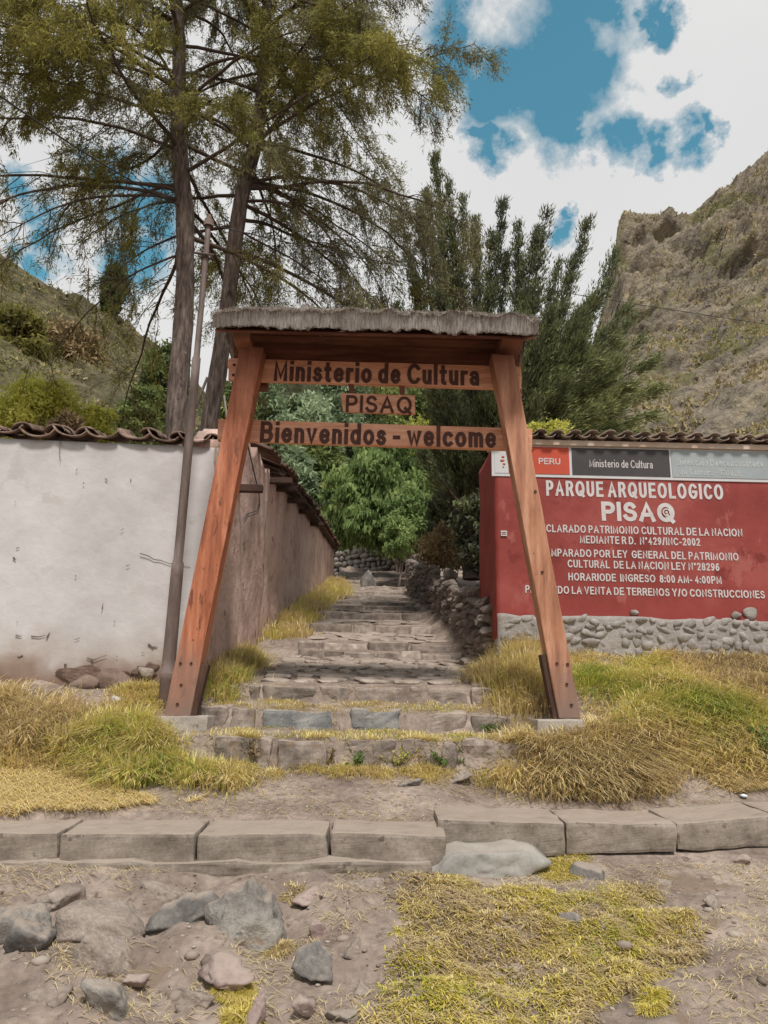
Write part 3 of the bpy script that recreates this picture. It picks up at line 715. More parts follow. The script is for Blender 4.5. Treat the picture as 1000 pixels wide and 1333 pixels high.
# ------------------------------------------------------------------ dry stone wall on the right of the path
def in_wall(parent, p0, p1, zb, zt, out, cell, seed, m, sizes=(.5, 1.1), thick=.22, name='stone', limit=300, pool=None, rot=.25, jit=.02, near=None):
    extra = []
    r = random.Random(seed); p0 = Vector(p0); p1 = Vector(p1); d = (p1 - p0); Ln = d.length; d.normalize(); n = Vector((d.y, -d.x))
    cnt = 0; v = 0
    zr_ = 0.0
    hmax = max(zt(t * Ln / 10) - zb(t * Ln / 10) for t in range(11))
    while zr_ < hmax:
        h = cell * r.uniform(.6, 1.0); s = r.uniform(-.1, .1)
        while s < Ln:
            w = cell * r.uniform(*sizes) * 1.6; b = zb(s); top = zt(s)
            if b + zr_ + h * .5 < top:
                c = p0 + d * (s + w / 2); me = pool[r.randrange(len(pool))]
                T_ = ((c.x + n.x * out, c.y + n.y * out, b + zr_ + h / 2 + r.uniform(-jit, jit)), (r.uniform(-.15, .15), r.uniform(-rot, rot), math.atan2(d.y, d.x) + r.uniform(-.15, .15)),
                     (w * .56, thick * r.uniform(.7, 1.1), h * .60))
                if cnt < limit and (near is None or c.y < near): inst(name, me, *T_, parent)
                else: extra.append((me, T_))
                cnt += 1
            s += w
        zr_ += h * .92
    if extra:
        VV, FF, k0 = [], [], 0
        for me, (l_, e_, s_) in extra:
            Mx = Matrix.LocRotScale(Vector(l_), Euler(e_), Vector(s_)); VV += [Mx @ v.co for v in me.vertices]; FF += [tuple(i + k0 for i in f.vertices) for f in me.polygons]; k0 += len(me.vertices)
        o = put('small_stones', [tuple(v) for v in VV], FF, m, parent, VV[0]); props(o, kind='stuff')
    return cnt
def pool(m, seed, n=8, sub=2, planes=10):
    res = []
    for k in range(n):
        V, F = rock_vf(seed + k, sub, (1, 1, 1), planes=planes, noise=.10, dr=(.42, .8)); V = V / np.abs(V).max(0); me = mesh_from('stone', V, F); me.materials.append(m); res.append(me)
    return res
PR = pool(m_rubble, 500, 10, 2, 9); PP = pool(m_plst, 530, 10, 2, 9)
sw = thing('dry_stone_wall', (1.1, 14, 3.2), 'rough dry stone retaining wall on the right side of the path', 'stone wall')
swb = lambda s: float(ground(.5, 9.3 + s, False)) - .05
swt = lambda s: swb(s) + float(np.interp(s, [0, 1, 5, 12.3], [1.0, 1.05, .95, .95])) + .08 * math.sin(s * 2.1)
pa, pb = (.80, 21.6), (1.34, 8.95)
LnS = math.hypot(pa[0] - pb[0], pa[1] - pb[1])
f_b = lambda s: float(ground(.5, 21.6 - s * 12.65 / LnS, False)) - .08
f_t = lambda s: f_b(s) + 1.0 + .07 * math.sin(s * 2.3) + .05 * math.sin(s * 5.1)
V, F = wall_mesh((pb[0] + .12, pb[1] + .4), (pa[0] + .12, pa[1]), lambda s: f_b(LnS - s) - .3, lambda s: f_t(LnS - s) - .34, -.4, 50, 8, amp=.02)
put('earth_core', V, F[:, ::-1], m_earth, sw, (1.1, 14, 3))
n = in_wall(sw, pb, pa, lambda s: f_b(LnS - s), lambda s: f_t(LnS - s), -.0, .155, 31, m_rubble, pool=PR, thick=.16, limit=300, near=15.5, rot=.5, jit=.05)
print('dry wall stones', n)
fw = thing('far_stone_wall', (-.5, 33, 7.5), 'low grey stone wall across the top of the steps below the green trees', 'stone wall')
PF = pool(m_plst, 560, 6, 1)
fa, fb = (at(436, 735, 33).x, 33.0), (at(536, 735, 30).x, 30.0)
zf = lambda row, Y: at(490, row, Y).z
V, F = wall_mesh(fa, fb, lambda s: zf(752, 32), lambda s: zf(722, 32), .4, 20, 6, amp=.05)
put('earth_core', V, F, m_earth, fw, fa + (7,))
n = in_wall(fw, fa, fb, lambda s: zf(748, 32), lambda s: zf(716, 32), .05, .32, 8, m_plst, pool=PF, thick=.2, limit=120)
# upright marker stone on the steps
q = at(479, 767, 23.4)
V, F = rock_vf(61, 3, (.26, .22, .42), planes=12, noise=.06); V[:, 0] *= 1 - .25 * (V[:, 2] / .4)
o = put('standing_stone', V + np.array(q) + np.array([0, 0, .22]), F, m_rockd, None, q); props(o, 'dark upright stone standing in the middle of the far steps', 'stone')

# ------------------------------------------------------------------ sign wall (right)
YS = 8.6
def S(px, py, dy=0.0): v = at(px, py, YS); return Vector((v.x, YS - dy, v.z))
sx0 = S(646, 700).x; sx1 = 7.5
zr0 = S(820, 806).z; zr1 = S(820, 576).z; zh0 = S(820, 622).z; zh1 = S(820, 584).z
sg = thing('painted_sign_wall', (sx0 + 1.5, YS, zr0 - .3), 'red painted wall with white Spanish park notice, tiled top and stone plinth', 'wall')
V, F = wall_mesh((sx0, YS), (sx1, YS), lambda s: zr0 - .12, lambda s: zr1, .36, 120, 50, amp=.003, fs=1.2, seed=4)
put('painted_wall', V, F, m_red, sg, (sx0, YS, zr0), smooth=True)
# return face towards the path
qb = at(627, 810, 9.8)
V, F = wall_mesh((qb.x, 9.9), (sx0 - .003, YS + .01), lambda s: zr0 - .25, lambda s: zr1 - .02, .3, 30, 40, amp=.010, seed=6)
put('side_wall', V, F, m_redp, sg, (qb.x, 9.9, zr0), smooth=True)
# header band
def panel(name, a, b, z0, z1, m, dy): 
    xa, xb = S(a, 605).x, (S(b, 605).x if b < 1100 else sx1)
    hexa(name, box8(((xa + xb) / 2, YS - dy + .006, (z0 + z1) / 2), (xb - xa, .012, z1 - z0)), m, sg, bevel=.0015)
panel('white_band', 640, 1200, zh0 - .02, zh1 + .005, m_white, .012)
panel('red_panel', 662, 741, zh0 + .018, zh1 - .012, m_orange, .018)
panel('charcoal_panel', 744.5, 871.5, zh0 + .018, zh1 - .012, m_black, .018)
panel('grey_panel', 874, 1200, zh0 + .018, zh1 - .012, m_greyp, .018)
panel('white_panel', 644, 661.5, zh0 + .018, zh1 - .012, m_white, .0165)
def arc(cx, cy, rx, ry, a0, a1, n=12):
    return [(cx + rx * math.cos(math.radians(a0 + (a1 - a0) * k / n)), cy + ry * math.sin(math.radians(a0 + (a1 - a0) * k / n))) for k in range(n + 1)]
GL = {
 'A': (.78, [[(0, 0), (.39, 1), (.78, 0)], [(.14, .32), (.64, .32)]]),
 'B': (.66, [[(0, 0), (0, 1), (.36, 1)] + arc(.36, .765, .24, .235, 90, -90, 8) + [(0, .53)], [(.36, .53)] + arc(.38, .265, .28, .265, 90, -90, 8) + [(0, 0)]]),
 'C': (.74, [arc(.42, .5, .42, .5, 42, 318, 18)]),
 'D': (.72, [[(0, 0), (0, 1), (.28, 1)] + arc(.28, .5, .44, .5, 90, -90, 14) + [(0, 0)]]),
 'E': (.58, [[(.58, 1), (0, 1), (0, 0), (.6, 0)], [(0, .52), (.54, .52)]]),
 'F': (.55, [[(.55, 1), (0, 1), (0, 0)], [(0, .52), (.48, .52)]]),
 'G': (.8, [arc(.43, .5, .43, .5, 42, 345, 18) + [(.82, .46), (.46, .46)]]),
 'H': (.66, [[(0, 0), (0, 1)], [(.66, 0), (.66, 1)], [(0, .53), (.66, .53)]]),
 'I': (.0, [[(0, 0), (0, 1)]]),
 'J': (.46, [[(.46, 1), (.46, .25)] + arc(.23, .25, .23, .25, 0, -180, 8)]),
 'L': (.52, [[(0, 1), (0, 0), (.54, 0)]]),
 'M': (.78, [[(0, 0), (0, 1), (.39, .12), (.78, 1), (.78, 0)]]),
 'N': (.66, [[(0, 0), (0, 1), (.66, 0), (.66, 1)]]),
 'O': (.86, [arc(.43, .5, .43, .5, 0, 360, 24)]),
 'P': (.6, [[(0, 0), (0, 1), (.34, 1)] + arc(.34, .73, .28, .27, 90, -90, 8) + [(0, .46)]]),
 'Q': (.86, [arc(.43, .5, .43, .5, 0, 360, 24), [(.52, .26), (.84, -.06)]]),
 'R': (.66, [[(0, 0), (0, 1), (.36, 1)] + arc(.36, .74, .27, .26, 90, -90, 8) + [(0, .48)], [(.34, .48), (.48, .36), (.68, 0)]]),
 'S': (.62, [arc(.31, .75, .27, .25, 25, 180, 9) + arc(.31, .75, .27, .22, 180, 250, 4) + arc(.33, .25, .30, .26, 75, -20, 7) + arc(.31, .25, .32, .25, -20, -165, 8)]),
 'T': (.66, [[(0, 1), (.66, 1)], [(.33, 1), (.33, 0)]]),
 'U': (.66, [[(0, 1), (0, .33)] + arc(.33, .33, .33, .33, 180, 360, 12) + [(.66, 1)]]),
 'V': (.72, [[(0, 1), (.36, 0), (.72, 1)]]),
 'W': (1.06, [[(0, 1), (.26, 0), (.53, .96), (.80, 0), (1.06, 1)]]),
 'Y': (.72, [[(0, 1), (.36, .45), (.72, 1)], [(.36, .45), (.36, 0)]]),
 '0': (.5, [arc(.25, .5, .25, .5, 0, 360, 20)]),
 '2': (.5, [arc(.25, .73, .25, .27, 165, -20, 9) + [(.40, .5), (0, 0), (.52, 0)]]),
 '4': (.54, [[(.38, 0), (.38, 1), (0, .30), (.54, .30)]]),
 '6': (.5, [arc(.25, .3, .25, .3, 0, 360, 16), arc(.40, .32, .40, .68, 180, 95, 8) + [(.46, .90)]]),
 '8': (.5, [arc(.25, .76, .22, .24, 0, 360, 14), arc(.25, .26, .26, .26, 0, 360, 16)]),
 '9': (.5, [arc(.25, .7, .25, .3, 0, 360, 16), arc(.10, .68, .40, .68, 0, -85, 8) + [(.04, .10)]]),
 'a': (.46, [arc(.22, .52, .22, .20, 160, 0, 7) + [(.44, .0)], [(.44, .40), (.18, .38)] + arc(.18, .19, .18, .19, 90, 270, 8) + [(.34, .04), (.44, .16)]]),
 'c': (.48, [arc(.27, .36, .27, .36, 45, 315, 14)]),
 'd': (.5, [arc(.25, .36, .25, .36, 0, 360, 16), [(.5, 1), (.5, 0)]]),
 'e': (.52, [[(.02, .38), (.52, .38)] + arc(.27, .36, .26, .36, 0, 318, 16)]),
 'i': (.0, [[(0, .72), (0, 0)], [(0, .997), (0, 1.0)]]),
 'l': (.0, [[(0, 1), (0, 0)]]),
 'm': (.78, [[(0, 0), (0, .72)], arc(.2, .5, .2, .22, 180, 0, 8) + [(.4, 0)], arc(.6, .5, .19, .22, 180, 0, 8) + [(.79, 0)]]),
 'n': (.44, [[(0, 0), (0, .72)], arc(.22, .49, .22, .23, 180, 0, 9) + [(.44, 0)]]),
 'o': (.54, [arc(.27, .36, .27, .36, 0, 360, 18)]),
 'ó': (.54, [arc(.27, .36, .27, .36, 0, 360, 18), [(.24, .88), (.34, 1)]]),
 'r': (.26, [[(0, 0), (0, .72)], arc(.24, .46, .24, .25, 180, 80, 6)]),
 's': (.42, [arc(.21, .54, .18, .18, 25, 180, 8) + arc(.21, .54, .18, .16, 180, 250, 4) + arc(.23, .18, .20, .19, 75, -20, 6) + arc(.21, .18, .22, .18, -20, -165, 7)]),
 't': (.26, [[(.1, .95), (.1, .16)] + arc(.22, .14, .12, .14, 180, 275, 5), [(-.03, .72), (.25, .72)]]),
 'u': (.44, [[(0, .72), (0, .23)] + arc(.22, .23, .22, .23, 180, 360, 9), [(.44, .72), (.44, 0)]]),
 'v': (.48, [[(0, .72), (.24, 0), (.48, .72)]]),
 'w': (.76, [[(0, .72), (.19, 0), (.38, .68), (.57, 0), (.76, .72)]]),
 '.': (.0, [[(0, 0), (0, .02)]]), ':': (.0, [[(0, .06), (0, .1)], [(0, .6), (0, .64)]]), '-': (.26, [[(0, .36), (.26, .36)]]),
 '/': (.3, [[(0, -.02), (.3, 1.02)]]), '°': (.2, [arc(.1, .86, .1, .11, 0, 360, 8)]),
}
def text(name, body, x0, x1, z0, z1, yf, depth, m, parent, th=.17, gap=.15, ends=1):
    """plain painted / carved lettering: each stroke a slab of even width; z0 baseline, z1 top of the capitals"""
    A_ = (x1 - x0) / (z1 - z0)
    chars = [c for c in body if c != ' ']; nsp_ = body.count(' ')
    fixed = len(chars) * (th + gap) - gap; free = sum(GL[c][0] for c in chars) + .34 * nsp_
    g_ = (A_ - fixed) / free
    pen = 0.0; runs = []
    for ch in body:
        if ch == ' ': pen += .34 * g_; continue
        w, strokes = GL[ch]; low = ch.islower()
        runs.append([[(x * g_ + pen + th / 2, th / 2 + (y * .92 if low and y < .8 else y) * (1 - th)) for x, y in st] for st in strokes]); pen += w * g_ + th + gap
    W = pen - gap
    V = []; F = []; lay = 0
    loc = Vector(((x0 + x1) / 2, yf, (z0 + z1) / 2))
    for g in runs:
        for si, st in enumerate(g):
            pts = [np.array(st[0])]
            for p in st[1:]:
                if np.hypot(*(np.array(p) - pts[-1])) > 1e-3: pts.append(np.array(p))
            n = len(pts); closed = np.hypot(*(pts[0] - pts[-1])) < 2e-3
            L_, R_ = [], []
            for k in range(n):
                if closed: d0 = pts[k] - pts[k - 1 if k else n - 2]; d1 = pts[(k + 1) if k < n - 1 else 1] - pts[k]
                else: d0 = pts[k] - pts[k - 1] if k else pts[1] - pts[0]; d1 = pts[k + 1] - pts[k] if k < n - 1 else d0
                d0 = d0 / np.hypot(*d0); d1 = d1 / np.hypot(*d1); t = d0 + d1; t = t / max(np.hypot(*t), .3); nn = np.array([-t[1], t[0]])
                c = max(.62, abs(nn @ np.array([-d0[1], d0[0]]))); o = nn * th / 2 / c
                p = pts[k].copy()
                if not closed and n > 1:
                    if k == 0: p = p - d1 * th * .5 * (1 if ends else 0)
                    if k == n - 1: p = p + d0 * th * .5 * (1 if ends else 0)
                L_.append(p + o); R_.append(p - o)
            b = len(V); yo = .0003 * (si % 3) - .00003
            for a_, c_ in zip(L_, R_):
                yo += .00003
                for q in (a_, c_):
                    X_ = x0 + q[0] / W * (x1 - x0); Z_ = z0 + q[1] * (z1 - z0)
                    V.append((X_ - loc.x, -depth - yo, Z_ - loc.z)); V.append((X_ - loc.x, -yo, Z_ - loc.z))
            for k in range(n - 1):
                i = b + 4 * k
                F += [(i, i + 2, i + 6, i + 4), (i + 1, i, i + 4, i + 5), (i + 2, i + 3, i + 7, i + 6)]
            if not closed: F += [(b, b + 1, b + 3, b + 2), (b + 4 * (n - 1), b + 4 * (n - 1) + 2, b + 4 * (n - 1) + 3, b + 4 * (n - 1) + 1)]
    me = mesh_from(name, V, F)
    return add_mesh(name, me, m, parent, tuple(loc))
def sline(body, a, b, row, h, m=m_letter, th=.16, dy=.0075, gap=.12, **k):
    mid = (a + b) / 2
    text('lettering', body, S(a, row).x, S(b, row).x, S(mid, row + h / 2).z, S(mid, row - h / 2).z, YS - dy + .004, .0025, m, sg, th, gap=gap, **k)
sline('PARQUE ARQUEOLOGICO', 711, 941, 638, 20, th=.17, gap=.12)
sline('PISAQ', 783, 878, 666.5, 25, th=.21, gap=.10)
sline('DECLARADO PATRIMONIO CULTURAL DE LA NACION', 697, 966, 690.5, 10)
sline('MEDIANTE R D.  N°429/INC-2002', 755, 911, 704, 10)
sline('AMPARADO POR LEY  GENERAL DEL PATRIMONIO', 710, 961, 722, 10)
sline('CULTURAL  DE LA NACION LEY N°28296', 739, 936, 736, 10)
sline('HORARIODE  INGRESO  8:00 AM- 4:00PM', 740, 939, 753, 10)
sline('PROHIBIDO LA VENTA DE TERRENOS Y/O CONSTRUCCIONES', 684, 995, 770.5, 10)
sline('PERU', 701, 729, 601, 8, dy=.022)
sline('Ministerio de Cultura', 767, 849, 604.5, 10, dy=.022, th=.10, gap=.09)
sline('Dirección Desconcentrada', 881, 992, 603, 9, m=m_faint, dy=.022)
sline('de Cultura - Cusco', 884, 964, 615.5, 8, m=m_faint, dy=.022)
# small spiral in the bowl of the Q, small crest and small plate
def disc(name, cx, cz, r0, r1, y, m, seg=18, parent=None, a0=0, a1=2 * math.pi):
    V = []; F = []
    for k in range(seg + 1):
        a = a0 + (a1 - a0) * k / seg
        for rr in (r0, r1):
            for yy in (y, y + .004): V.append((cx + rr * math.cos(a), yy, cz + rr * math.sin(a)))
    for k in range(seg):
        b = 4 * k; F += [(b, b + 2, b + 6, b + 4), (b + 1, b + 5, b + 7, b + 3), (b + 2, b + 3, b + 7, b + 6), (b, b + 4, b + 5, b + 1)]
    return put(name, V, F, m, parent, (cx, y, cz))
qc = S(867.5, 667); u = YS / FPX * 1.03
disc('spiral_ring', qc.x, qc.z, 3.4 * u, 5.2 * u, YS - .0125, m_letter, parent=sg, a0=-.6, a1=4.9)
disc('spiral_centre', qc.x, qc.z, .2 * u, 1.7 * u, YS - .0125, m_letter, parent=sg)
ec = S(655, 601)
for k, (ox, oz, w, h) in enumerate([(0, 6, 5, 4), (-1, 1, 7, 4.5), (1, -4, 5, 4), (0, -8, 3, 3)]):
    V, F = rock_vf(90 + k, 1, (w * u / 2, .004, h * u / 2)); put('crest_mark', V + np.array([ec.x + ox * u, YS - .020, ec.z + oz * u]), F, m_orange, sg, ec)
pc = S(656, 694.5)
hexa('small_plate', box8((pc.x, YS - .008, pc.z), (8 * u, .012, 7 * u)), m_white, sg, bevel=.002)
for k in range(2): hexa('plate_line', box8((pc.x, YS - .0165, pc.z + (1.2 - 2.2 * k) * u), (6 * u, .003, .8 * u)), m_red, sg, bevel=0)
# ledge, tiles
hexa('ledge', [(sx0 - .05, YS - .05, zh1 + .008), (sx1, YS - .05, zh1 + .008), (sx1, YS + .3, zh1 + .008), (sx0 - .05, YS + .3, zh1 + .008),
               (sx0 - .05, YS - .05, zh1 + .075), (sx1, YS - .05, zh1 + .075), (sx1, YS + .3, zh1 + .10), (sx0 - .05, YS + .3, zh1 + .10)], m_cream, sg, bevel=.006, cuts=6, wob=.004)
ts_c = tile_mesh('roof_tile', .135, .042, .40, .013, m_tile, up=True); ts_v = tile_mesh('roof_tile', .135, .045, .40, .013, m_tile)
x = sx0 + .02; r = random.Random(14)
while x < 6.1:
    for row in (0, 1):
        yy, zz = YS - .13 + .3 * row, zh1 + .122 + .062 * row
        inst('roof_tile', ts_c, (x, yy, zz + r.uniform(-.006, .006)), (.2, r.uniform(-.06, .06), r.uniform(-.05, .05)), (1.02, 1, 1), sg)
        inst('roof_tile', ts_v, (x + .106, yy + r.uniform(-.02, .02), zz + .0 + r.uniform(-.006, .008)), (.2, r.uniform(-.06, .06), r.uniform(-.05, .05)), (1.02, 1, 1), sg)
    x += .212
# plinth of field stones in mortar
V, F = wall_mesh((sx0 + .0, YS - .05), (sx1, YS - .05), lambda s: 1.7, lambda s: zr0 + .01, .3, 120, 20, amp=.018, fs=3.0, seed=14, edge=.02)
put('plinth', V, F, m_mortar, sg, (sx0, YS, 2.2), smooth=True)
n = in_wall(sg, (sx0 + .05, YS), (5.2, YS), lambda s: zr0 - .60, lambda s: zr0 - .03, .040, .115, 44, m_plst, pool=PP, thick=.046, limit=300, sizes=(.4, 1.15), rot=.6, jit=.03)
print('plinth stones', n)
for k, (px, py, w, h) in enumerate([(825, 797, 6, 4), (958, 800, 7, 6), (977, 799, 10, 8)]):
    q = S(px, py, .01); V, F = rock_vf(95 + k, 2, (w * u, .03, h * u), planes=8); put('stone', V + np.array(q), F, m_plst, sg, q)

# ------------------------------------------------------------------ wooden gate
YG = 6.7
gt = thing('wooden_gate', (at(485, 935, YG).x, YG, 1.45), 'wooden welcome gate with leaning posts, carved boards and thatched roof over the steps', 'gate')
def G(px, py, dy=0.0): v = at(px, py, YG + dy); return v
def post(bl, br, tl, tr, m, depth, y0=0.0, name='post', bev=.012, seed=0):
    q = [G(*bl, y0), G(*br, y0), G(*tl, y0), G(*tr, y0)]
    d = Vector((0, depth, 0))
    return hexa(name, [q[0], q[1], q[1] + d, q[0] + d, q[2], q[3], q[3] + d, q[2] + d], m, gt, bevel=bev, cuts=10, wob=.004, seed=seed)
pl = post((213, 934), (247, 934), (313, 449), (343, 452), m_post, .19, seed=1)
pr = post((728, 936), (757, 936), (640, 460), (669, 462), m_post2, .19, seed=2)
post((240, 934), (255, 934), (252, 865), (271, 865), m_oldw, .12, .03, 'brace', .005)
post((721, 936), (735, 936), (704, 852), (716, 852), m_oldw, .12, .03, 'brace', .005)
for pts, par in (([(235, 864), (249, 864), (236, 892), (231, 917)], pl), ([(725, 864), (739, 865), (738, 891), (744, 918), (697, 640), (706, 745)], pr)):
    for px, py in pts:
        q = G(px, py); a = Acc(); a.tube([(q.x, q.y - .008, q.z), (q.x, q.y + .02, q.z)], .013, .013, 8, cap=True); a.build('bolt', m_bolt, par, q)
# boards (behind the posts) -- ends stick out past them
def board(name, tl, tr, bl, br, y0, depth, m, seed=0, cuts=6):
    q = [G(*bl, y0), G(*br, y0), G(*tl, y0), G(*tr, y0)]; d = Vector((0, depth, 0))
    return hexa(name, [q[0], q[1], q[1] + d, q[0] + d, q[2], q[3], q[3] + d, q[2] + d], m, gt, bevel=.006, cuts=cuts, wob=.003, seed=seed)
b1 = board('upper_board', (298, 466), (679, 477), (297, 494), (679, 506), .195, .06, m_board, 3)
b3 = board('lower_board', (284, 545), (693, 558), (283, 573), (693, 586), .195, .06, m_board, 4)
b2 = board('name_board', (443, 511.5), (540, 514.5), (447, 535.5), (541, 539), .20, .04, m_board, 5)
for px in (458, 524):
    hexa('hanger', [G(px - 3, 516, .21), G(px + 3, 516, .21), G(px + 3, 516, .235), G(px - 3, 516, .235), G(px - 5, 496, .21), G(px + 3, 496, .21), G(px + 3, 496, .235), G(px - 5, 496, .235)], m_darkw, gt, bevel=.003)
def gtext(body, a, b, z0row, z1row, board_, th, yoff=.195, **k):
    mid = (a + b) / 2
    # letters follow the (slightly sloping) board
    text('lettering', body, G(a, z0row, yoff).x, G(b, z0row, yoff).x, G(mid, z0row, yoff).z, G(mid, z1row, yoff).z, YG + yoff + .002, .009, m_carve, board_, th, **k)
gtext('Ministerio de Cultura', 356, 624, 499, 472.5, b1, .17, gap=.10)
gtext('Bienvenidos - welcome', 338, 646, 579.5, 552, b3, .17, gap=.10)
gtext('PISAQ', 450, 536, 537.5, 515.5, b2, .16, yoff=.20)
# knot holes on the sticking-out end
for px, py in ((305, 475), (304, 488)):
    q = G(px, py, .193); a = Acc(); a.tube([(q.x, q.y - .004, q.z), (q.x, q.y + .02, q.z)], .016, .016, 10, cap=True); a.build('bolt', m_bolt, b1, q)
# roof: cap blocks, planks, thatch
xl, xr = G(297, 440).x, G(683, 446).x
zc = G(485, 440).z
def sect(t):  # underside of the roof: t -1 front eave .. 0 ridge .. 1 back eave
    return YG + .12 + t * .52, 5.33 - abs(t) ** 1.2 * .40
for (a, b, za) in ((308, 330, 0), (650, 678, 0)):
    q0, q1 = G(a, 440), G(b, 440)
    hexa('cap_block', [(q0.x, YG - .16, q0.z - .10), (q1.x, YG - .16, q0.z - .10), (q1.x, YG + .5, q0.z - .10), (q0.x, YG + .5, q0.z - .10),
                       (q0.x, YG - .22, q0.z + .02), (q1.x, YG - .22, q0.z + .02), (q1.x, YG + .5, q0.z + .02), (q0.x, YG + .5, q0.z + .02)], m_post, gt, bevel=.01)
for k in range(8):
    t0, t1 = -1 + k * .25 + .012, -1 + (k + 1) * .25 - .012
    (ya, za), (yb, zb) = sect(t0), sect(t1); e = .03 * ((k * 7) % 3 - 1)
    hexa('roof_plank', [(xl + e, ya, za), (xr - e, ya, za), (xr - e, yb, zb), (xl + e, yb, zb), (xl + e, ya, za + .028), (xr - e, ya, za + .028), (xr - e, yb, zb + .028), (xl + e, yb, zb + .028)], m_darkw, gt, bevel=.003)
# long boards behind the posts between roof and upper board
hexa('back_plank', [G(326, 474, .27), G(665, 483, .27), G(665, 483, .30), G(326, 474, .30), G(326, 446, .27), G(665, 455, .27), G(665, 455, .30), G(326, 446, .30)], m_darkw, gt, bevel=.004, cuts=3, wob=.003)
for k, z in enumerate((4.72, 4.83, 4.94)):
    hexa('plank_end', box8((xl + .13 + .03 * (2 - k), YG + .33, z), (.36, .10, .085)), m_board if k else m_darkw, gt, bevel=.006)
for k, z in enumerate((4.70, 4.84)):
    hexa('plank_end', box8((xr - .08, YG + .33, z), (.2, .10, .10)), m_darkw, gt, bevel=.006)
# thatch body
tx0, tx1 = G(289, 425).x, G(690, 432).x
nu, nv = 150, 30; V = []; 
prof = []
for k in range(nv):
    t = -1 + 2 * k / (nv - 1); y = YG + .12 + t * .60; z = 5.345 - abs(t) ** 1.7 * .25; prof.append((y, z + .035))
for k in range(nv):
    t = 1 - 2 * k / (nv - 1); y = YG + .12 + t * .57; z = 5.36 - abs(t) ** 1.2 * .40; prof.append((y, z + .005))
V = np.zeros((nu + 1, len(prof), 3))
for i in range(nu + 1):
    f = i / nu; x = tx0 + (tx1 - tx0) * f; e = min(f, 1 - f) / .055; sh = math.sqrt(min(1, e + .03)) if e < 1 else 1
    for j, (y, z) in enumerate(prof):
        zc_ = 5.16; V[i, j] = (x, YG + .12 + (y - YG - .12) * (.82 + .18 * sh), zc_ + (z - zc_) * (.45 + .55 * sh) - (0 if sh >= 1 else .03 * (1 - sh)))
nn = fbm(V[..., 0] * 9, V[..., 1] * 9, V[..., 2] * 9, 5, .65); V[..., 2] += nn * .028; V[..., 1] += .024 * fbm(V[..., 0] * 7, V[..., 2] * 9, 3, 4)
P_ = len(prof); i = np.arange(nu)[:, None] * P_; j = np.arange(P_)[None]; j2 = (j + 1) % P_
F = np.stack([i + j, i + P_ + j, i + P_ + j2, i + j2], -1).reshape(-1, 4).tolist()
F += [tuple(range(P_)), tuple(reversed(range(nu * P_, nu * P_ + P_)))]
tb = put('thatch', V.reshape(-1, 3), F, m_thatch, gt, (0, YG, 5.2))
# loose straw ends bristling from the thatch
r = np.random.default_rng(5); n = 34000
ii = r.integers(0, nu, n); jj = np.where(r.random(n) < .75, r.integers(0, nv, n), r.choice([0, 1, 57, 58, 59, 56], n))
P0 = V[ii, jj] + r.normal(0, .004, (n, 3)); P0[:, 0] += r.uniform(0, (tx1 - tx0) / nu, n)
yy = (P0[:, 1] - YG - .12) / .6
D = np.stack([r.normal(0, .6, n) + np.where(ii < 5, -1.2, 0) + np.where(ii > nu - 6, 1.2, 0), np.sign(yy) * (.5 + np.abs(yy)) + r.normal(0, .3, n), -.55 * np.abs(yy) ** .5 + r.normal(.12, .28, n)], -1)
Vq, Fq, tq = leaf_tris(P0, D, r.uniform(.02, .06, n), .006, r.random(n) * .7 + .2 - .3 * (jj > 50))
so_ = put('loose_straw', Vq, Fq, m_thatchb, gt, (0, YG, 5.2), tint=tq); props(so_, kind='stuff')
# concrete feet
def foot(a, b, top, bot, y0, d):
    q0, q1 = G(a, top, y0), G(b, top, y0); zb = G(a, bot, y0).z
    hexa('concrete_foot', [(q0.x - .01, YG + y0 - .01, zb - .15), (q1.x + .01, YG + y0 - .01, zb - .15), (q1.x + .01, YG + y0 + d, zb - .15), (q0.x - .01, YG + y0 + d, zb - .15),
                           (q0.x, YG + y0, q0.z), (q1.x, YG + y0, q1.z), (q1.x, YG + y0 + d, q1.z), (q0.x, YG + y0 + d, q0.z)], m_conc, gt, bevel=.012, cuts=5, wob=.008)
foot(205, 270, 932, 962, -.08, .4); foot(700, 760, 937, 960, -.08, .4)

# ------------------------------------------------------------------ lamp pole
pb_ = at(213, 938, 7.0); pt_ = at(272, 289, 7.0)
po = thing('steel_pole', pb_, 'thin weathered steel utility pole standing left of the gate', 'pole')
def pz(row): 
    f = (938 - row) / (938 - 289); return pb_ + (pt_ - pb_) * f
for (ra, rb, r0, r1, m, nm) in ((938, 886, (.066), .064, m_poled, 'pole_base'), (886, 757, .062, .058, m_pole, 'lower_tube'), (757, 490, .045, .043, m_pole, 'middle_tube'), (490, 292, .032, .028, m_pole, 'upper_tube')):
    a = Acc(); z = [pz(ra + (rb - ra) * k / 8) for k in range(9)]; a.tube([tuple(v) for v in z], r0, r1, 16, cap=True, rough=.015); a.build(nm, m, po, z[0])
for row, rr in ((757, .058), (490, .041)):
    a = Acc(); a.tube([tuple(pz(row + 2)), tuple(pz(row)), tuple(pz(row - 5))], rr, rr * .75, 16, cap=True); a.build('collar', m_pole, po, pz(row))
a = Acc(); q = pz(342); a.tube([(q.x - .11, q.y - .05, q.z + .01), (q.x + .1, q.y - .05, q.z - .01)], .012, .012, 6, cap=True); a.tube([tuple(pz(345)), tuple(pz(339))], .05, .05, 12, cap=True); a.build('bracket', m_pole, po, q)
a = Acc(); q = pz(289); a.tube([tuple(pz(296)), tuple(pz(286))], .055, .05, 12, cap=True); a.tube([tuple(pz(286)), tuple(pz(278))], .03, .02, 10, cap=True); a.build('pole_cap', m_poled, po, q)

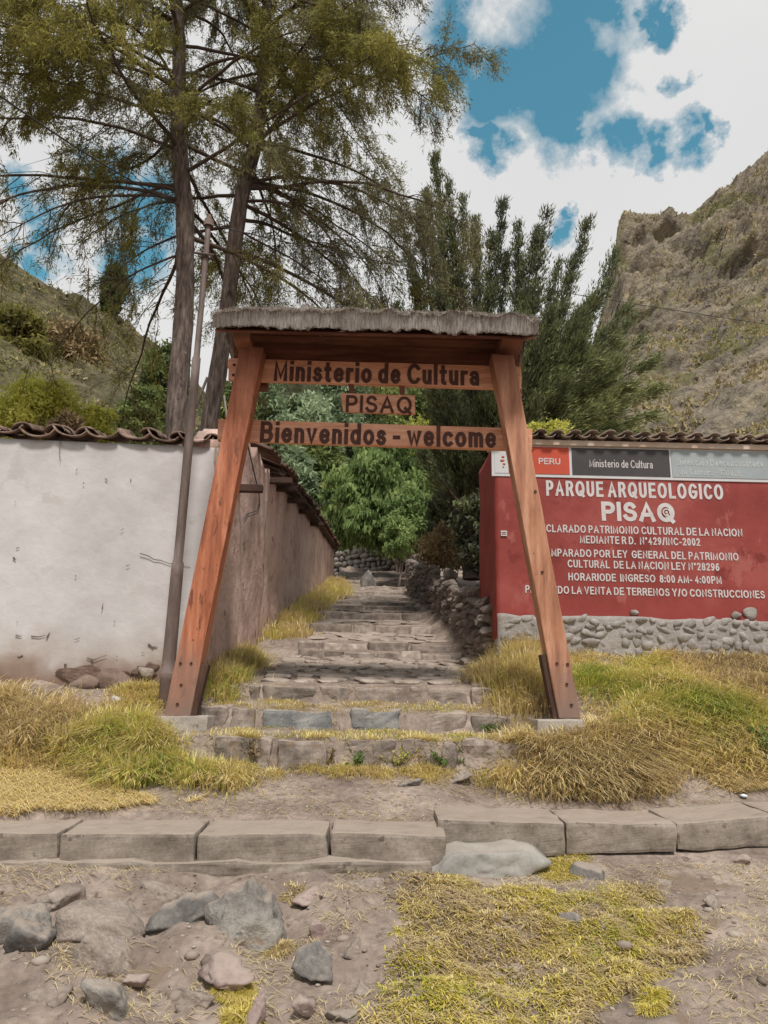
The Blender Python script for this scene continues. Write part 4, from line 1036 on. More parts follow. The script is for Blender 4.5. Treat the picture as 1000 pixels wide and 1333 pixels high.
# ------------------------------------------------------------------ overhead wires
def wire(pts, r, label, group=None, sag=.0, name='overhead_wire'):
    P = [Vector(p) for p in pts]; out = []
    for a_, b_ in zip(P[:-1], P[1:]):
        for k in range(16):
            f = k / 15; v = a_.lerp(b_, f); v.z -= sag * 4 * f * (1 - f); out.append(tuple(v))
    A = Acc(); A.tube(out, r, r, 5); o = A.build(name, m_wire, None, P[0]); props(o, label, 'wire', group)
wire([at(-130, 30, 5.0), at(234, 268, 10.3)], .011, 'thick black cable running from the top left corner to the left tree trunk', sag=.12)
wire([at(-130, 12, 5.05), at(234, 262, 10.35)], .005, 'thinner wire just above the thick black cable at upper left', sag=.02)
wire([at(272, 292, 7.0), at(560, 352, 12), at(1120, 440, 15)], .007, 'thin wire crossing in front of the cypress and the rocky hill', sag=.03)
# litter
q = gpt(968, 1038); V, F = rock_vf(3, 1, (.035, .03, .015), planes=6); o = put('paper_scrap', V + np.array(q) + np.array([0, 0, .01]), F, m_paper, None, q); props(o, 'small scrap of white paper litter on the dirt at far right', 'litter')
# ------------------------------------------------------------------ hills
m_hillr = mat('dry_rocky_hill', [C((100, 91, 80)), C((133, 121, 104)), C((164, 149, 124))], scale=.16, detail=9, bump=1.0, bscale=.7, dist=1.2, fine=.25, rough=.95, nrough=.7,
              spots=[(C((118, 112, 76)), .11, .53), (C((126, 114, 104)), .22, .58), (C((88, 80, 76)), .6, .60)])
m_hilll = mat('dry_terraced_hill', [C((80, 74, 54)), C((104, 96, 70)), C((128, 116, 90))], scale=.22, detail=9, stretch=(.6, 1, 2.2), bump=1.0, bscale=.9, dist=.8, fine=.25, rough=.95, nrough=.7,
              spots=[(C((96, 98, 62)), .2, .60), (C((116, 112, 80)), .5, .64)])
m_forestfl = mat('forest_floor', [C((52, 58, 40)), C((80, 82, 56))], scale=.3, detail=8, bump=1, bscale=1, dist=1, rough=1)
m_scrub = mat('scrub_leaves', [C((108, 94, 78)), C((142, 126, 98)), C((176, 158, 118)), C((136, 132, 82)), C((98, 102, 60))], attr=True, bump=0, rough=1, transl=.2)

def hill(name, sil, d0, d1, zbase, m, nu, nt, seed, amp, cliff=0.0, fs=.05, back=60, gamma=1.0):
    """a real slope: each azimuth rises from its foot at d0 to its crest at d1, then falls away behind"""
    xs = np.array([p[0] for p in sil], float); ys = np.array([p[1] for p in sil], float)
    px = np.linspace(xs[0], xs[-1], nu); row = np.interp(px, xs, ys)
    ts = np.concatenate([np.linspace(0, 1, nt), np.linspace(1.03, 1.8, 12)])
    P = np.zeros((len(ts), nu, 3))
    for i in range(nu):
        d = np.array(raydir(px[i], row[i])); hd = math.hypot(d[0], d[1]); az = d[:2] / hd; tan = d[2] / hd
        D1 = d1(px[i]) if callable(d1) else d1
        ztop = 1.6 + D1 * tan
        t = np.minimum(ts, 1)
        f = (1 - cliff) * t ** gamma + cliff * sstep(.80, .97, t)
        dist = d0 + (D1 - d0) * t + np.maximum(ts - 1, 0) * back * 1.3
        z = zbase + (ztop - zbase) * f - np.maximum(ts - 1, 0) * back * .9
        P[:, i, 0] = az[0] * dist; P[:, i, 1] = az[1] * dist; P[:, i, 2] = z
    w = (np.minimum(ts, 1) * (1 - .9 * np.exp(-((ts - 1) / .03) ** 2)))[:, None]
    n1 = ridged(P[..., 0] * fs, P[..., 1] * fs, P[..., 2] * fs + seed, 5) - .6
    n2 = fbm(P[..., 0] * fs * 5, P[..., 1] * fs * 5, P[..., 2] * fs * 5 + seed, 5, .6)
    dn = amp * (n1 * .65 + n2 * .55) * (.15 + w)
    n3 = ridged(P[..., 0] * fs * 6, P[..., 1] * fs * 6, P[..., 2] * fs * 9 + seed, 4) - .6
    dn = dn + amp * .13 * n3 * (.2 + w)
    P[..., 1] -= dn; P[..., 2] += (.25 * dn + .25 * amp * n2 * w)
    edge = fbm(P[0, :, 0] * 0 + px * .07, seed, 0, 5, .6)
    P[len(ts) - 12 - 1:, :, 2] += edge[None] * amp * .10
    i = np.arange(len(ts) * nu).reshape(len(ts), nu)
    F = np.stack([i[:-1, :-1], i[:-1, 1:], i[1:, 1:], i[1:, :-1]], -1).reshape(-1, 4)
    o = put(name, P.reshape(-1, 3), F, m, None, smooth=True); props(o, kind='structure')
    return P, nt
silr = [(700, 640), (735, 570), (762, 480), (785, 400), (797, 350), (801, 318), (803, 298), (815, 290), (838, 288), (860, 286), (885, 284), (905, 279), (918, 264), (926, 256), (938, 250), (952, 240), (962, 228), (978, 220), (1000, 203),
        (1040, 180), (1100, 140), (1200, 120), (1400, 220), (1700, 420)]
PRt, ntr = hill('right_hill', silr, 45, 165, 6.0, m_hillr, 360, 220, 3, 4.2, cliff=.16, fs=.05)
sill = [(-700, 330), (-400, 270), (-200, 265), (-80, 290), (0, 335), (35, 355), (62, 373), (90, 388), (120, 398), (150, 412), (165, 425), (190, 447), (215, 462), (240, 490), (270, 520), (310, 560), (360, 610), (420, 650)]
PLt, ntl = hill('left_hill', sill, 35, 105, 5.0, m_hilll, 240, 120, 8, 3.0, fs=.06, back=40)
silm = [(200, 545), (280, 520), (340, 500), (420, 492), (520, 500), (600, 495), (700, 515), (800, 560), (900, 640)]
PMt, ntm = hill('wooded_slope', silm, 38, 95, 8.5, m_forestfl, 120, 60, 15, 2.5, fs=.06, back=40)
def scrub(name, P, nt, n, seed, size, label, tm, pref=None):
    r = np.random.default_rng(seed)
    ti = r.uniform(.02, nt - 2, n); ui = r.uniform(0, P.shape[1] - 2, n)
    a, b = ti.astype(int), ui.astype(int); f, g = (ti - a)[:, None], (ui - b)[:, None]
    Q = P[a, b] * (1 - f) * (1 - g) + P[a + 1, b] * f * (1 - g) + P[a, b + 1] * (1 - f) * g + P[a + 1, b + 1] * f * g
    dens = fbm(Q[:, 0] * .09, Q[:, 1] * .09, Q[:, 2] * .09 + seed, 4, .6)
    px, py = project(Q); ok = (dens > -.25) & (px > -150) & (px < 1200)
    Q = Q[ok]; dens = dens[ok]; k = 5; Q = np.repeat(Q, k, 0); dens = np.repeat(dens, k)
    s = size * r.lognormal(0, .35, len(Q)); Q = Q + r.normal(0, .35, Q.shape) * size
    D = r.normal(0, .6, Q.shape); D[:, 2] = np.abs(D[:, 2]) + .5
    V, F, t = leaf_tris(Q, D, s, s * .6, np.clip(tm + .35 * dens + r.normal(0, .10, len(Q)), 0, 1), seed)
    o = put(name, V, F, m_scrub, None, tint=t); props(o, label, 'shrubs', kind='stuff')
scrub('hillside_scrub', PRt, ntr, 32000, 3, .38, 'dry tufts and scrub covering the rocky hill on the right', .50)
scrub('hillside_scrub', PLt, ntl, 16000, 4, .28, 'dry tufts and green scrub covering the left hillside', .62)

# ------------------------------------------------------------------ foliage materials
def leafm(name, cols, tr=.3): return mat(name, [C(c) for c in cols], attr=True, bump=0, rough=.75, transl=tr, spec=.2)
m_olive = leafm('olive_needles', [(92, 88, 56), (132, 126, 70), (164, 156, 82), (186, 178, 102)], .55)
m_dusky = leafm('dusky_needles', [(94, 90, 72), (120, 116, 86), (146, 140, 96), (166, 158, 108)], .35)
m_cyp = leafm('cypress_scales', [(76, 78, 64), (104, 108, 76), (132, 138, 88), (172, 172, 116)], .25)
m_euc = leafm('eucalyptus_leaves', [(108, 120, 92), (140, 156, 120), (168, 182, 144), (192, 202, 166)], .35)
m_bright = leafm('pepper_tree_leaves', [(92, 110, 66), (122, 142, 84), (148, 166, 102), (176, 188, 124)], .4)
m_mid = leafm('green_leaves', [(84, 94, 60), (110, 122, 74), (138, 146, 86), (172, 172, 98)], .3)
m_yel = leafm('yellow_green_leaves', [(140, 140, 72), (178, 178, 86), (206, 202, 100), (220, 214, 124)], .4)
m_dry = leafm('dry_twigs', [(120, 100, 76), (160, 138, 102), (188, 166, 122)], .2)
m_bark = mat('grey_brown_bark', [C((76, 63, 58)), C((112, 97, 89)), C((146, 131, 121))], scale=7, stretch=(3, 3, .45), bump=1, bscale=11, dist=.06, fine=.18, rough=.95, spots=[(C((72, 60, 54)), 5, .60, (2, 2, .6)), (C((156, 146, 138)), 9, .67)])
m_twig = mat('twig_bark', [C((70, 58, 50)), C((96, 82, 72))], scale=6, bump=.3, rough=.95)
m_pale = mat('pale_bark', [C((140, 132, 118)), C((176, 168, 154))], scale=3, bump=.4, rough=.9)

# ------------------------------------------------------------------ the two tall trees behind the white wall
def norm(v): return v / (np.linalg.norm(v, axis=-1, keepdims=True) + 1e-9)
def curve(r, p, d, L, n, droop, wob=.10):
    pts = [p]; d = norm(np.array(d, float)); st = L / n
    for k in range(n):
        d = norm(d + np.array([0, 0, -droop / n]) + r.normal(0, wob, 3) * [1, 1, .7]); p = p + d * st; pts.append(p)
    return np.array(pts)
def feather_tree(name, trunk, radii, seed, nb, z0, zden, lf, label, mleaf, tint, extra=(), lmul=1.0, group=None, away=None):
    r = np.random.default_rng(seed); T = np.array([tuple(v) for v in trunk]); base = T[0]
    t = thing(name, base, label, 'tree', group)
    seg = np.r_[0, np.cumsum(np.linalg.norm(np.diff(T, axis=0), axis=1))]
    u = np.linspace(0, seg[-1], 60); TT = np.stack([np.interp(u, seg, T[:, k]) for k in range(3)], -1)
    TT[:, 0] += .03 * np.sin(u * 1.3 + seed); RR = np.interp(u, seg, radii)
    a = Acc(); a.tube(TT, RR, None, 14, rough=.10) if False else None
    # trunk with varying radius
    th = np.arange(16) * 2 * np.pi / 16
    ring = TT[:, None, :] + RR[:, None, None] * np.stack([np.cos(th), np.sin(th), 0 * th], -1)[None]
    q = ring.reshape(-1, 3); dd = fbm(q[:, 0] * 7, q[:, 1] * 7, q[:, 2] * 2.5, 4).reshape(60, 16, 1) * .10 + ridged(q[:, 0] * 14, q[:, 1] * 14, q[:, 2] * 2, 2).reshape(60, 16, 1) * .03
    ring = TT[:, None, :] + (ring - TT[:, None, :]) * (1 + dd)
    i = np.arange(59)[:, None] * 16; j = np.arange(16)[None]; j2 = (j + 1) % 16
    put('trunk', ring.reshape(-1, 3), np.stack([i + j, i + j2, i + 16 + j2, i + 16 + j], -1).reshape(-1, 4), m_bark, t, base, smooth=True)
    A = Acc(); LP, LD, LT = [], [], []
    jobs = []
    for b in range(nb):
        z = z0 + (T[-1, 2] - z0) * (b + r.random()) / nb; p = np.array([np.interp(z, TT[:, 2], TT[:, k]) for k in range(2)] + [z])
        az = b * 2.4 + r.normal(0, .4); h = (z - z0) / (T[-1, 2] - z0)
        el = .15 + .55 * h + r.normal(0, .12); L = lmul * (4.4 - 2.0 * h ** 1.5) * r.uniform(.7, 1.1)
        if away is not None and z < away and math.sin(az) < -.2: az = -az      # low limbs keep off the lane in front
        jobs.append((p, (math.cos(az) * math.cos(el), math.sin(az) * math.cos(el), math.sin(el)), L, .030 + .028 * (1 - h), r.uniform(.5, 1.3), None))
    jobs += list(extra)
    for (p, d, L, rad, dr, dens_) in jobs:
        c = curve(r, np.array(tuple(p)), d, L, 14, dr, .09); A.tube(c, rad * .68, .005, 6)
        ns = int(L * 4.2)
        for s in range(ns):
            f = r.uniform(.18, 1.0); k = min(13, int(f * 14)); q = c[k] + (c[k + 1] - c[k]) * r.random(); tg = norm(c[k + 1] - c[k])
            side = norm(np.cross(tg, [0, 0, 1.0])) * (1 if s % 2 else -1)
            dd_ = tg * r.uniform(.3, 1) + side * r.uniform(.4, 1.1) + np.array([0, 0, r.uniform(-.25, .35)])
            l2 = (1.5 - .8 * f) * r.uniform(.5, 1.2) * (L / 4) ** .5
            c2 = curve(r, q, dd_, l2, 7, r.uniform(.5, 1.6), .14); A.tube(c2, .008, .0025, 4)
            hz = q[2]; dens = dens_ if dens_ is not None else float(np.interp(hz, zden, [.20, .75, 1.2]))
            dens *= float(np.clip(.9 + 1.0 * vnoise(q[0] * .6 + seed, q[1] * .6, q[2] * .6), .2, 1.7))
            tq = tint + .22 * float(vnoise(q[0] * .8, q[1] * .8, q[2] * .8 + 9)) + r.normal(0, .05)
            for w in range(7):
                g = r.uniform(.1, 1); k2 = min(6, int(g * 7)); q3 = c2[k2] + (c2[k2 + 1] - c2[k2]) * r.random()
                d3 = norm(c2[k2 + 1] - c2[k2]) + r.normal(0, .55, 3) + [0, 0, -.15]
                c3 = curve(r, q3, d3, r.uniform(.22, .55), 2, .6, .12); A.tube(c3, .0035, .002, 3)
                m_ = int(lf * dens * r.uniform(.6, 1.3))
                if m_ <= 0: continue
                e = r.random(m_) * 2; ki = np.minimum(e.astype(int), 1); P = c3[ki] + (c3[ki + 1] - c3[ki]) * (e - ki)[:, None] + r.normal(0, .04, (m_, 3))
                D = norm(c3[ki + 1] - c3[ki]) + r.normal(0, .55, (m_, 3)); LP.append(P); LD.append(D); LT.append(np.full(m_, tq) + r.normal(0, .10, m_))
    A.build('branches', m_twig, t, base)
    P, D, Tt = np.concatenate(LP), np.concatenate(LD), np.concatenate(LT)
    V, F, tt = leaf_tris(P, D, r.uniform(.05, .11, len(P)), r.uniform(.013, .022, len(P)), Tt, seed)
    put('crown', V, F, mleaf, t, base, tint=tt); print(name, 'leaves', len(P), 'branch faces', sum(len(f) for f in A.F))
YA, YB = 10.4, 11.2
TA = [at(234, 720, YA), at(232, 560, YA), at(238, 400, YA), at(241, 270, YA), at(233, 140, YA), at(229, 0, YA), at(226, -160, YA), at(224, -330, YA)]
TB = [at(262, 720, YB), at(272, 560, YB), at(294, 400, YB), at(316, 262, YB), at(331, 190, YB), at(346, 60, YB), at(356, -100, YB), at(362, -260, YB)]
def dirv(p, q): v = q - p; return tuple(v.normalized())
exA = [(at(240, 265, YA), (-.70, -.35, .05), 3.6, .05, 1.3, .12), (at(240, 250, YA), (-.85, -.2, .15), 4.2, .05, .8, .5), (at(240, 262, YA), (-.55, -.5, -.1), 3.3, .04, 1.2, .08),
       (at(240, 240, YA), (-.95, .2, .1), 4.4, .045, .7, .5), (at(238, 200, YA), (-.9, -.4, .3), 4.6, .045, .8, 1.1), (at(238, 330, YA), (-.8, .2, -.05), 3.0, .03, .7, .2),
       (at(235, 150, YA), (-.6, -.7, .3), 4.4, .045, .9, 1.3), (at(235, 100, YA), (-.95, -.3, .25), 5.2, .045, .6, 1.4), (at(233, 60, YA), (.1, -.9, .3), 3.6, .04, .8, 1.3),
       (at(234, 120, YA), (-.3, -.9, .2), 3.8, .04, .9, 1.2), (at(233, 30, YA), (-.8, -.5, .2), 5.2, .04, .7, 1.4), (at(236, 180, YA), (.35, -.8, .2), 2.6, .03, 1, 1.0),
       (at(232, 70, YA), (-.95, -.1, .1), 5.2, .045, .6, 1.3), (at(233, 110, YA), (-.85, -.55, .12), 5.0, .045, .7, 1.3), (at(235, 150, YA), (-.97, .1, .15), 5.2, .045, .8, 1.1), (at(230, 20, YA), (-.7, -.7, .1), 4.6, .04, .6, 1.3)]
exB = [(at(322, 245, YB), (.95, -.15, .05), 4.6, .06, 1.0, .55), (at(324, 240, YB), (.98, .1, -.05), 3.4, .045, 1.0, .6), (at(333, 190, YB), (.45, 0, .9), 4.4, .07, .1, .6), (at(335, 180, YB), (.75, 0, .65), 4.3, .055, .3, .6),
       (at(318, 262, YB), (.75, -.3, -.1), 3.6, .045, 1.2, .5), (at(312, 300, YB), (.6, .1, -.3), 2.6, .03, .8, .45), (at(340, 120, YB), (.9, -.2, .4), 3.7, .05, .7, .8),
       (at(345, 60, YB), (.9, .2, .45), 3.4, .045, .7, .9), (at(325, 235, YB), (.9, .3, .2), 4.6, .05, .9, .4), (at(345, 40, YB), (.7, -.6, .3), 3.4, .04, .8, 1.0), (at(322, 240, YB), (.3, -.8, .2), 2.4, .035, 1.2, 1.0)]
feather_tree('tall_tree', TA, [.20, .155, .142, .138, .12, .10, .08, .04], 21, 46, 8.6, [8.0, 9.6, 11.0], 56,
             'tall tree with the upright grey trunk behind the white wall, olive drooping foliage', m_olive, .40, exA, 1.12, 'tall feathery trees behind the white wall', away=9.5)
feather_tree('tall_tree', TB, [.185, .148, .13, .13, .12, .10, .08, .04], 22, 40, 9.0, [8.0, 9.8, 11.6], 40,
             'tall tree with the leaning trunk just left of the gate roof, dusky foliage', m_dusky, .45, exB, .92, 'tall feathery trees behind the white wall', away=10)

# ------------------------------------------------------------------ cypresses behind the red wall
def cypress(name, base, tips, seed, label, tint, nsp=64, nl=30, fill=0, fillbox=None, width=.42):
    r = np.random.default_rng(seed); b = np.array(tuple(base)); t = thing(name, b, label, 'tree')
    A = Acc(); LP, LD, LT = [], [], []
    A.tube([b - [0, 0, .3], b + [0, 0, 1.0], b + [.05, .1, 2.6]], .2, .10, 8)
    for ti, tp in enumerate(tips):
        tip = np.array(tuple(tp[0])); w = width * tp[1]; tn = tint + (tp[2] if len(tp) > 2 else 0)
        st = b + [r.normal(0, .12), r.normal(0, .2), r.uniform(.4, 1.6)]
        mid = st * .5 + tip * .5; mid[:2] += (tip - st)[:2] * .05; mid[2] -= .02 * np.linalg.norm(tip - st)
        u = np.linspace(0, 1, 16)[:, None]; c = (1 - u) ** 2 * st + 2 * u * (1 - u) * mid + u ** 2 * tip
        A.tube(c, .045, .006, 5); L = np.linalg.norm(tip - st)
        n = int(nsp * L / 3.2)
        for s in range(n):
            f = r.uniform(.12, 1) ** .85; k = min(14, int(f * 15)); tg = norm(c[k + 1] - c[k]); q = c[k] + (c[k + 1] - c[k]) * r.random()
            rad = norm(np.cross(tg, r.normal(size=3))); ws = w * 1.35 * (1.05 - f) ** .95 * r.uniform(.4, 1.5) + .06
            d = tg * r.uniform(.7, 1.6) + rad * r.uniform(.6, 1.1); e = np.sort(r.random(nl)) * ws * 1.5
            P = q + norm(d) * e[:, None] + r.normal(0, .05, (nl, 3)); D = d[None] * .8 + r.normal(0, .45, (nl, 3)) + tg
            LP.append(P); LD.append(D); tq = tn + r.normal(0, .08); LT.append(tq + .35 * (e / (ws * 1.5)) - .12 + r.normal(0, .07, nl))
    A.build('branches', m_twig, t, b)
    P, D, Tt = np.concatenate(LP), np.concatenate(LD), np.concatenate(LT)
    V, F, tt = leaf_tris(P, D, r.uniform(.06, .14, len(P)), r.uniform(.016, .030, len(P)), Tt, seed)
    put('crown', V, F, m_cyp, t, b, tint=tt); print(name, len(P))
YC = 13.0; rr = random.Random(7)
tipsR = [(at(x, y, Y), w, dt) for x, y, Y, w, dt in [(712, 276, 13, .62, -.15), (698, 300, 13.2, .6, -.15), (676, 292, 13.4, .55, -.15), (766, 290, 13, .62, -.15), (752, 330, 13.2, .6, -.12), (727, 345, 13.1, .5, -.1), (735, 395, 12.6, .7, 0),
        (802, 328, 13, .6, -.1), (790, 372, 12.8, .65, -.05), (815, 400, 12.8, .65, 0), (836, 440, 12.6, .6, .1), (856, 468, 12.5, .6, .15), (863, 505, 12.4, .6, .2), (850, 540, 12.2, .6, .2), (800, 440, 12.2, .7, .05), (780, 470, 12, .8, .1),
        (820, 500, 11.9, .7, .25), (790, 530, 11.8, .7, .2), (760, 430, 12.4, .8, -.05), (700, 380, 13, .8, -.1), (680, 350, 13.4, .7, -.15), (720, 440, 12.5, .9, -.1), (740, 500, 12, .9, 0), (690, 450, 12.8, .9, -.1), (835, 562, 12, .6, .2),
        (650, 420, 13.4, .9, -.15), (700, 520, 12, .9, -.08), (770, 390, 12.8, .7, -.05), (660, 480, 12.8, .9, -.15), (670, 540, 12.2, .8, -.12)]]
tipsR += [(at(rr.uniform(660, 830), rr.uniform(400, 560), rr.uniform(12.2, 14.5)), .8, rr.uniform(-.12, .12)) for _ in range(40)]
cypress('cypress_tree', at(662, 655, 13.2), tipsR, 31, 'large dark cypress with spiky upswept plumes rising behind the red sign wall', .34)
tipsL = [(at(x, y, Y), w, dt) for x, y, Y, w, dt in [(566, 205, 14, .22, .05), (583, 232, 14, .24, .05), (603, 262, 14.2, .3, 0), (655, 263, 14, .42, -.1), (640, 305, 14.2, .5, -.05), (545, 262, 14.3, .32, 0), (528, 310, 14.2, .4, 0), (590, 290, 14, .5, -.02), (556, 250, 14.6, .3, .05), (618, 285, 14.5, .35, 0), (572, 262, 14.8, .35, .05),
        (620, 320, 14, .6, -.05), (560, 300, 14, .7, -.05), (540, 350, 14, .7, -.1), (600, 340, 14, .8, -.1), (640, 370, 13.8, .7, -.1), (575, 380, 13.8, .9, -.1), (520, 400, 14, .6, -.1), (660, 330, 14, .5, -.1), (625, 410, 13.6, .9, -.1)]]
tipsL += [(at(rr.uniform(550, 680), rr.uniform(400, 640), rr.uniform(12.8, 15.5)), .9, rr.uniform(-.18, .02)) for _ in range(42)]
cypress('cypress_tree', at(615, 735, 14.6), tipsL, 32, 'dark bushy cypress behind the gate roof, its loose top left of the spiky one', .26, width=.40)

# ------------------------------------------------------------------ leafy crowns farther off
def leafy(name, px, top, bot, Y, hw, m, tint, label, cat='tree', seed=0, nc=70, nl=150, ls=(.10, .22), hang=.3, trunk=True, group=None, bark=None, depth=.8, rc=.16, rag=.22):
    r = np.random.default_rng(seed); zt, zb = at(px, top, Y), at(px, bot, Y); k = at(px + hw, (top + bot) / 2, Y).x - at(px, (top + bot) / 2, Y).x
    g = float(ground(zb.x, Y, False)); base = np.array([zb.x, Y, min(g, zb.z)]); H = (zt.z - zb.z) / 2; c = np.array([(zt.x + zb.x) / 2, Y, (zt.z + zb.z) / 2])
    t = thing(name, base, label, cat, group)
    U = norm(r.normal(size=(nc, 3))) * (r.uniform(.35, 1, nc) ** .45)[:, None]
    U *= (1 + rag * fbm(U[:, 0] * 2.2 + seed, U[:, 1] * 2.2, U[:, 2] * 2.2, 3))[:, None]
    CC = c + U * [k, k * depth, H]
    sc = rc * 2 * min(k, H * 1.3) * r.uniform(.7, 1.35, nc)
    if trunk:
        A = Acc(); th_ = max(.05, .03 * H * 2)
        A.tube(curve(r, base - [0, 0, .3], (r.normal(0, .08), 0, 1), (c[2] - base[2]) + .3 + H * .4, 8, 0, .05), th_, th_ * .4, 7); 
        for q in CC[: min(nc, 16)]:
            s_ = np.array([c[0], Y, base[2] + (q[2] - base[2]) * r.uniform(.3, .6)]); A.tube(np.linspace(s_, q, 5) + r.normal(0, .03 * k, (5, 3)), th_ * .35, .01, 4)
        A.build('trunk', bark or m_bark, t, base)
    P = CC[:, None, :] + r.normal(0, 1, (nc, nl, 3)) * (sc * .55)[:, None, None] * [1, 1, .8]
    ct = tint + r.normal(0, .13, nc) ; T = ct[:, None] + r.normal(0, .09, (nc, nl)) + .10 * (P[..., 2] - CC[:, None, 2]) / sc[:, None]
    D = r.normal(0, 1, (nc, nl, 3)); D[..., 2] -= hang * 2
    n = nc * nl
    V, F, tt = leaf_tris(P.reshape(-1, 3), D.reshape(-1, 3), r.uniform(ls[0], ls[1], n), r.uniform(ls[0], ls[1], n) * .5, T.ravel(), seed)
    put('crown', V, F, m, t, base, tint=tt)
GE = 'eucalyptus and other trees on the slope behind the gate'
for i, (px, top, bot, Y, hw, m, tn, lb) in enumerate([
    (300, 492, 600, 42, 26, m_mid, .42, 'dark green tree seen between the pole and the left post'),
    (345, 482, 640, 46, 34, m_euc, .45, 'grey green eucalyptus just inside the left post under the upper board'),
    (392, 512, 650, 44, 34, m_euc, .55, 'pale green eucalyptus left of the small name board'),
    (438, 478, 640, 50, 38, m_euc, .38, 'tall eucalyptus rising above the name board on the left slope'),
    (415, 560, 712, 38, 34, m_mid, .40, 'dusky green tree above the far end of the adobe wall'),
    (490, 490, 640, 52, 40, m_mid, .50, 'broad green tree directly behind the small name board'),
    (545, 500, 640, 46, 40, m_mid, .48, 'green tree right behind the right end of the name board'),
    (580, 470, 640, 56, 46, m_mid, .22, 'dark tree on the slope behind the right half of the upper board'),
    (380, 590, 700, 36, 26, m_euc, .35, 'darker eucalyptus close over the roof tiles of the adobe wall'),  # leaf tint set lowest among the eucalyptus
    (640, 470, 640, 50, 40, m_mid, .12, 'dark tree on the slope next to the right post')]):
    leafy('slope_tree', px, top, bot, Y, hw, m, tn, lb, seed=50 + i, nc=80, nl=130, ls=(.22, .50), group=GE, bark=m_pale)
leafy('yellowish_tree', 560, 545, 650, 34, 38, m_yel, .30, 'yellowish green tree behind the lower board, right of the path', seed=71, nc=60, nl=170, ls=(.14, .3))
leafy('pepper_tree', 482, 590, 710, 27, 46, m_bright, .42, 'bright green pepper tree hanging over the top of the steps', seed=72, nc=170, nl=150, ls=(.14, .34), hang=1.6, rc=.10, rag=.95, trunk=False)
leafy('pepper_tree', 520, 575, 700, 30, 44, m_bright, .30, 'duller green pepper tree above and behind the bright one at the top of the steps', seed=79, nc=110, nl=150, ls=(.14, .32), hang=1.4, rc=.11, rag=.8)
leafy('pepper_tree', 535, 640, 716, 25, 28, m_bright, .25, 'darker green bush between the bright pepper tree and the cypress', seed=74, nc=60, nl=170, ls=(.10, .22), hang=.5)
leafy('leafy_bush', 519, 674, 728, 24, 18, m_bright, .55, 'small rounded green bush at the end of the dry stone wall', 'bush', seed=73, nc=40, nl=170, ls=(.07, .16), hang=.6)
leafy('dry_bush', 585, 690, 738, 15.5, 34, m_dry, .5, 'straw coloured dry bush on top of the dry stone wall', 'bush', seed=75, nc=40, nl=120, ls=(.06, .16), hang=-.6, trunk=False)
leafy('dark_shrub', 632, 640, 745, 12.5, 34, m_cyp, .12, 'dark shrub filling the gap between dry stone wall and red wall', 'bush', seed=76, nc=60, nl=170, ls=(.06, .14))
leafy('dark_shrub', 590, 640, 720, 17.5, 30, m_cyp, .10, 'dark undergrowth above the dry stone wall below the cypress', 'bush', seed=77, nc=60, nl=170, ls=(.07, .16))
# left side, above the white wall
leafy('green_tree', 212, 448, 585, 38, 28, m_mid, .30, 'dark green tree on the hillside left of the upright trunk', seed=80, nc=80, nl=160, ls=(.16, .34))
leafy('green_tree', 178, 500, 590, 34, 22, m_mid, .42, 'smaller olive tree at the foot of the left hillside', seed=81, nc=50, nl=150, ls=(.14, .3))
leafy('yellow_bush', 52, 500, 580, 12.0, 46, m_yel, .62, 'large yellow green bush looking over the tiles of the white wall', 'bush', seed=82, nc=80, nl=220, ls=(.05, .11))
leafy('yellow_bush', 122, 535, 582, 12.2, 26, m_yel, .55, 'smaller yellow green bush over the wall tiles beside the dead shrub', 'bush', seed=83, nc=40, nl=180, ls=(.05, .11))
leafy('dead_shrub', 88, 540, 585, 10.8, 22, m_dry, .15, 'brown dead shrub poking up between the two yellow green bushes', 'bush', seed=84, nc=26, nl=100, ls=(.05, .12), hang=-.4)
leafy('ridge_cypress', 148, 350, 412, 90, 13, m_mid, .18, 'narrow grey green cypress standing on the left hill crest', seed=85, nc=40, nl=120, ls=(.5, 1.1), hang=-.8, depth=1)
leafy('hillside_tree', 95, 430, 500, 70, 34, m_dry, .45, 'low brownish tree half way up the left hillside', seed=86, nc=50, nl=120, ls=(.35, .8))
leafy('hillside_tree', 20, 400, 480, 64, 36, m_olive, .35, 'bushy olive tree near the left edge of the hillside', seed=87, nc=50, nl=120, ls=(.35, .8))
leafy('wall_top_plant', 712, 549, 576, 9.6, 26, m_yel, .55, 'small yellow green plant growing over the sign wall tiles beside the post', 'plant', seed=88, nc=24, nl=70, ls=(.03, .08), hang=-.3, trunk=False)
# thin bare poles among the far trees
po2 = at(437, 712, 30); a = Acc(); a.tube([tuple(po2), tuple(at(436, 648, 30))], .09, .07, 8, cap=True); a.tube([tuple(at(425, 655, 30)), tuple(at(440, 651, 30))], .04, .04, 5, cap=True)
o = a.build('wooden_post', m_pale, None, po2); props(o, 'pale post with a short crossbar beyond the end of the adobe wall', 'post')
wire([at(437, 650, 30), at(372, 668, 14)], .012, 'thin line running from the far pale post to the adobe roof', sag=.05)

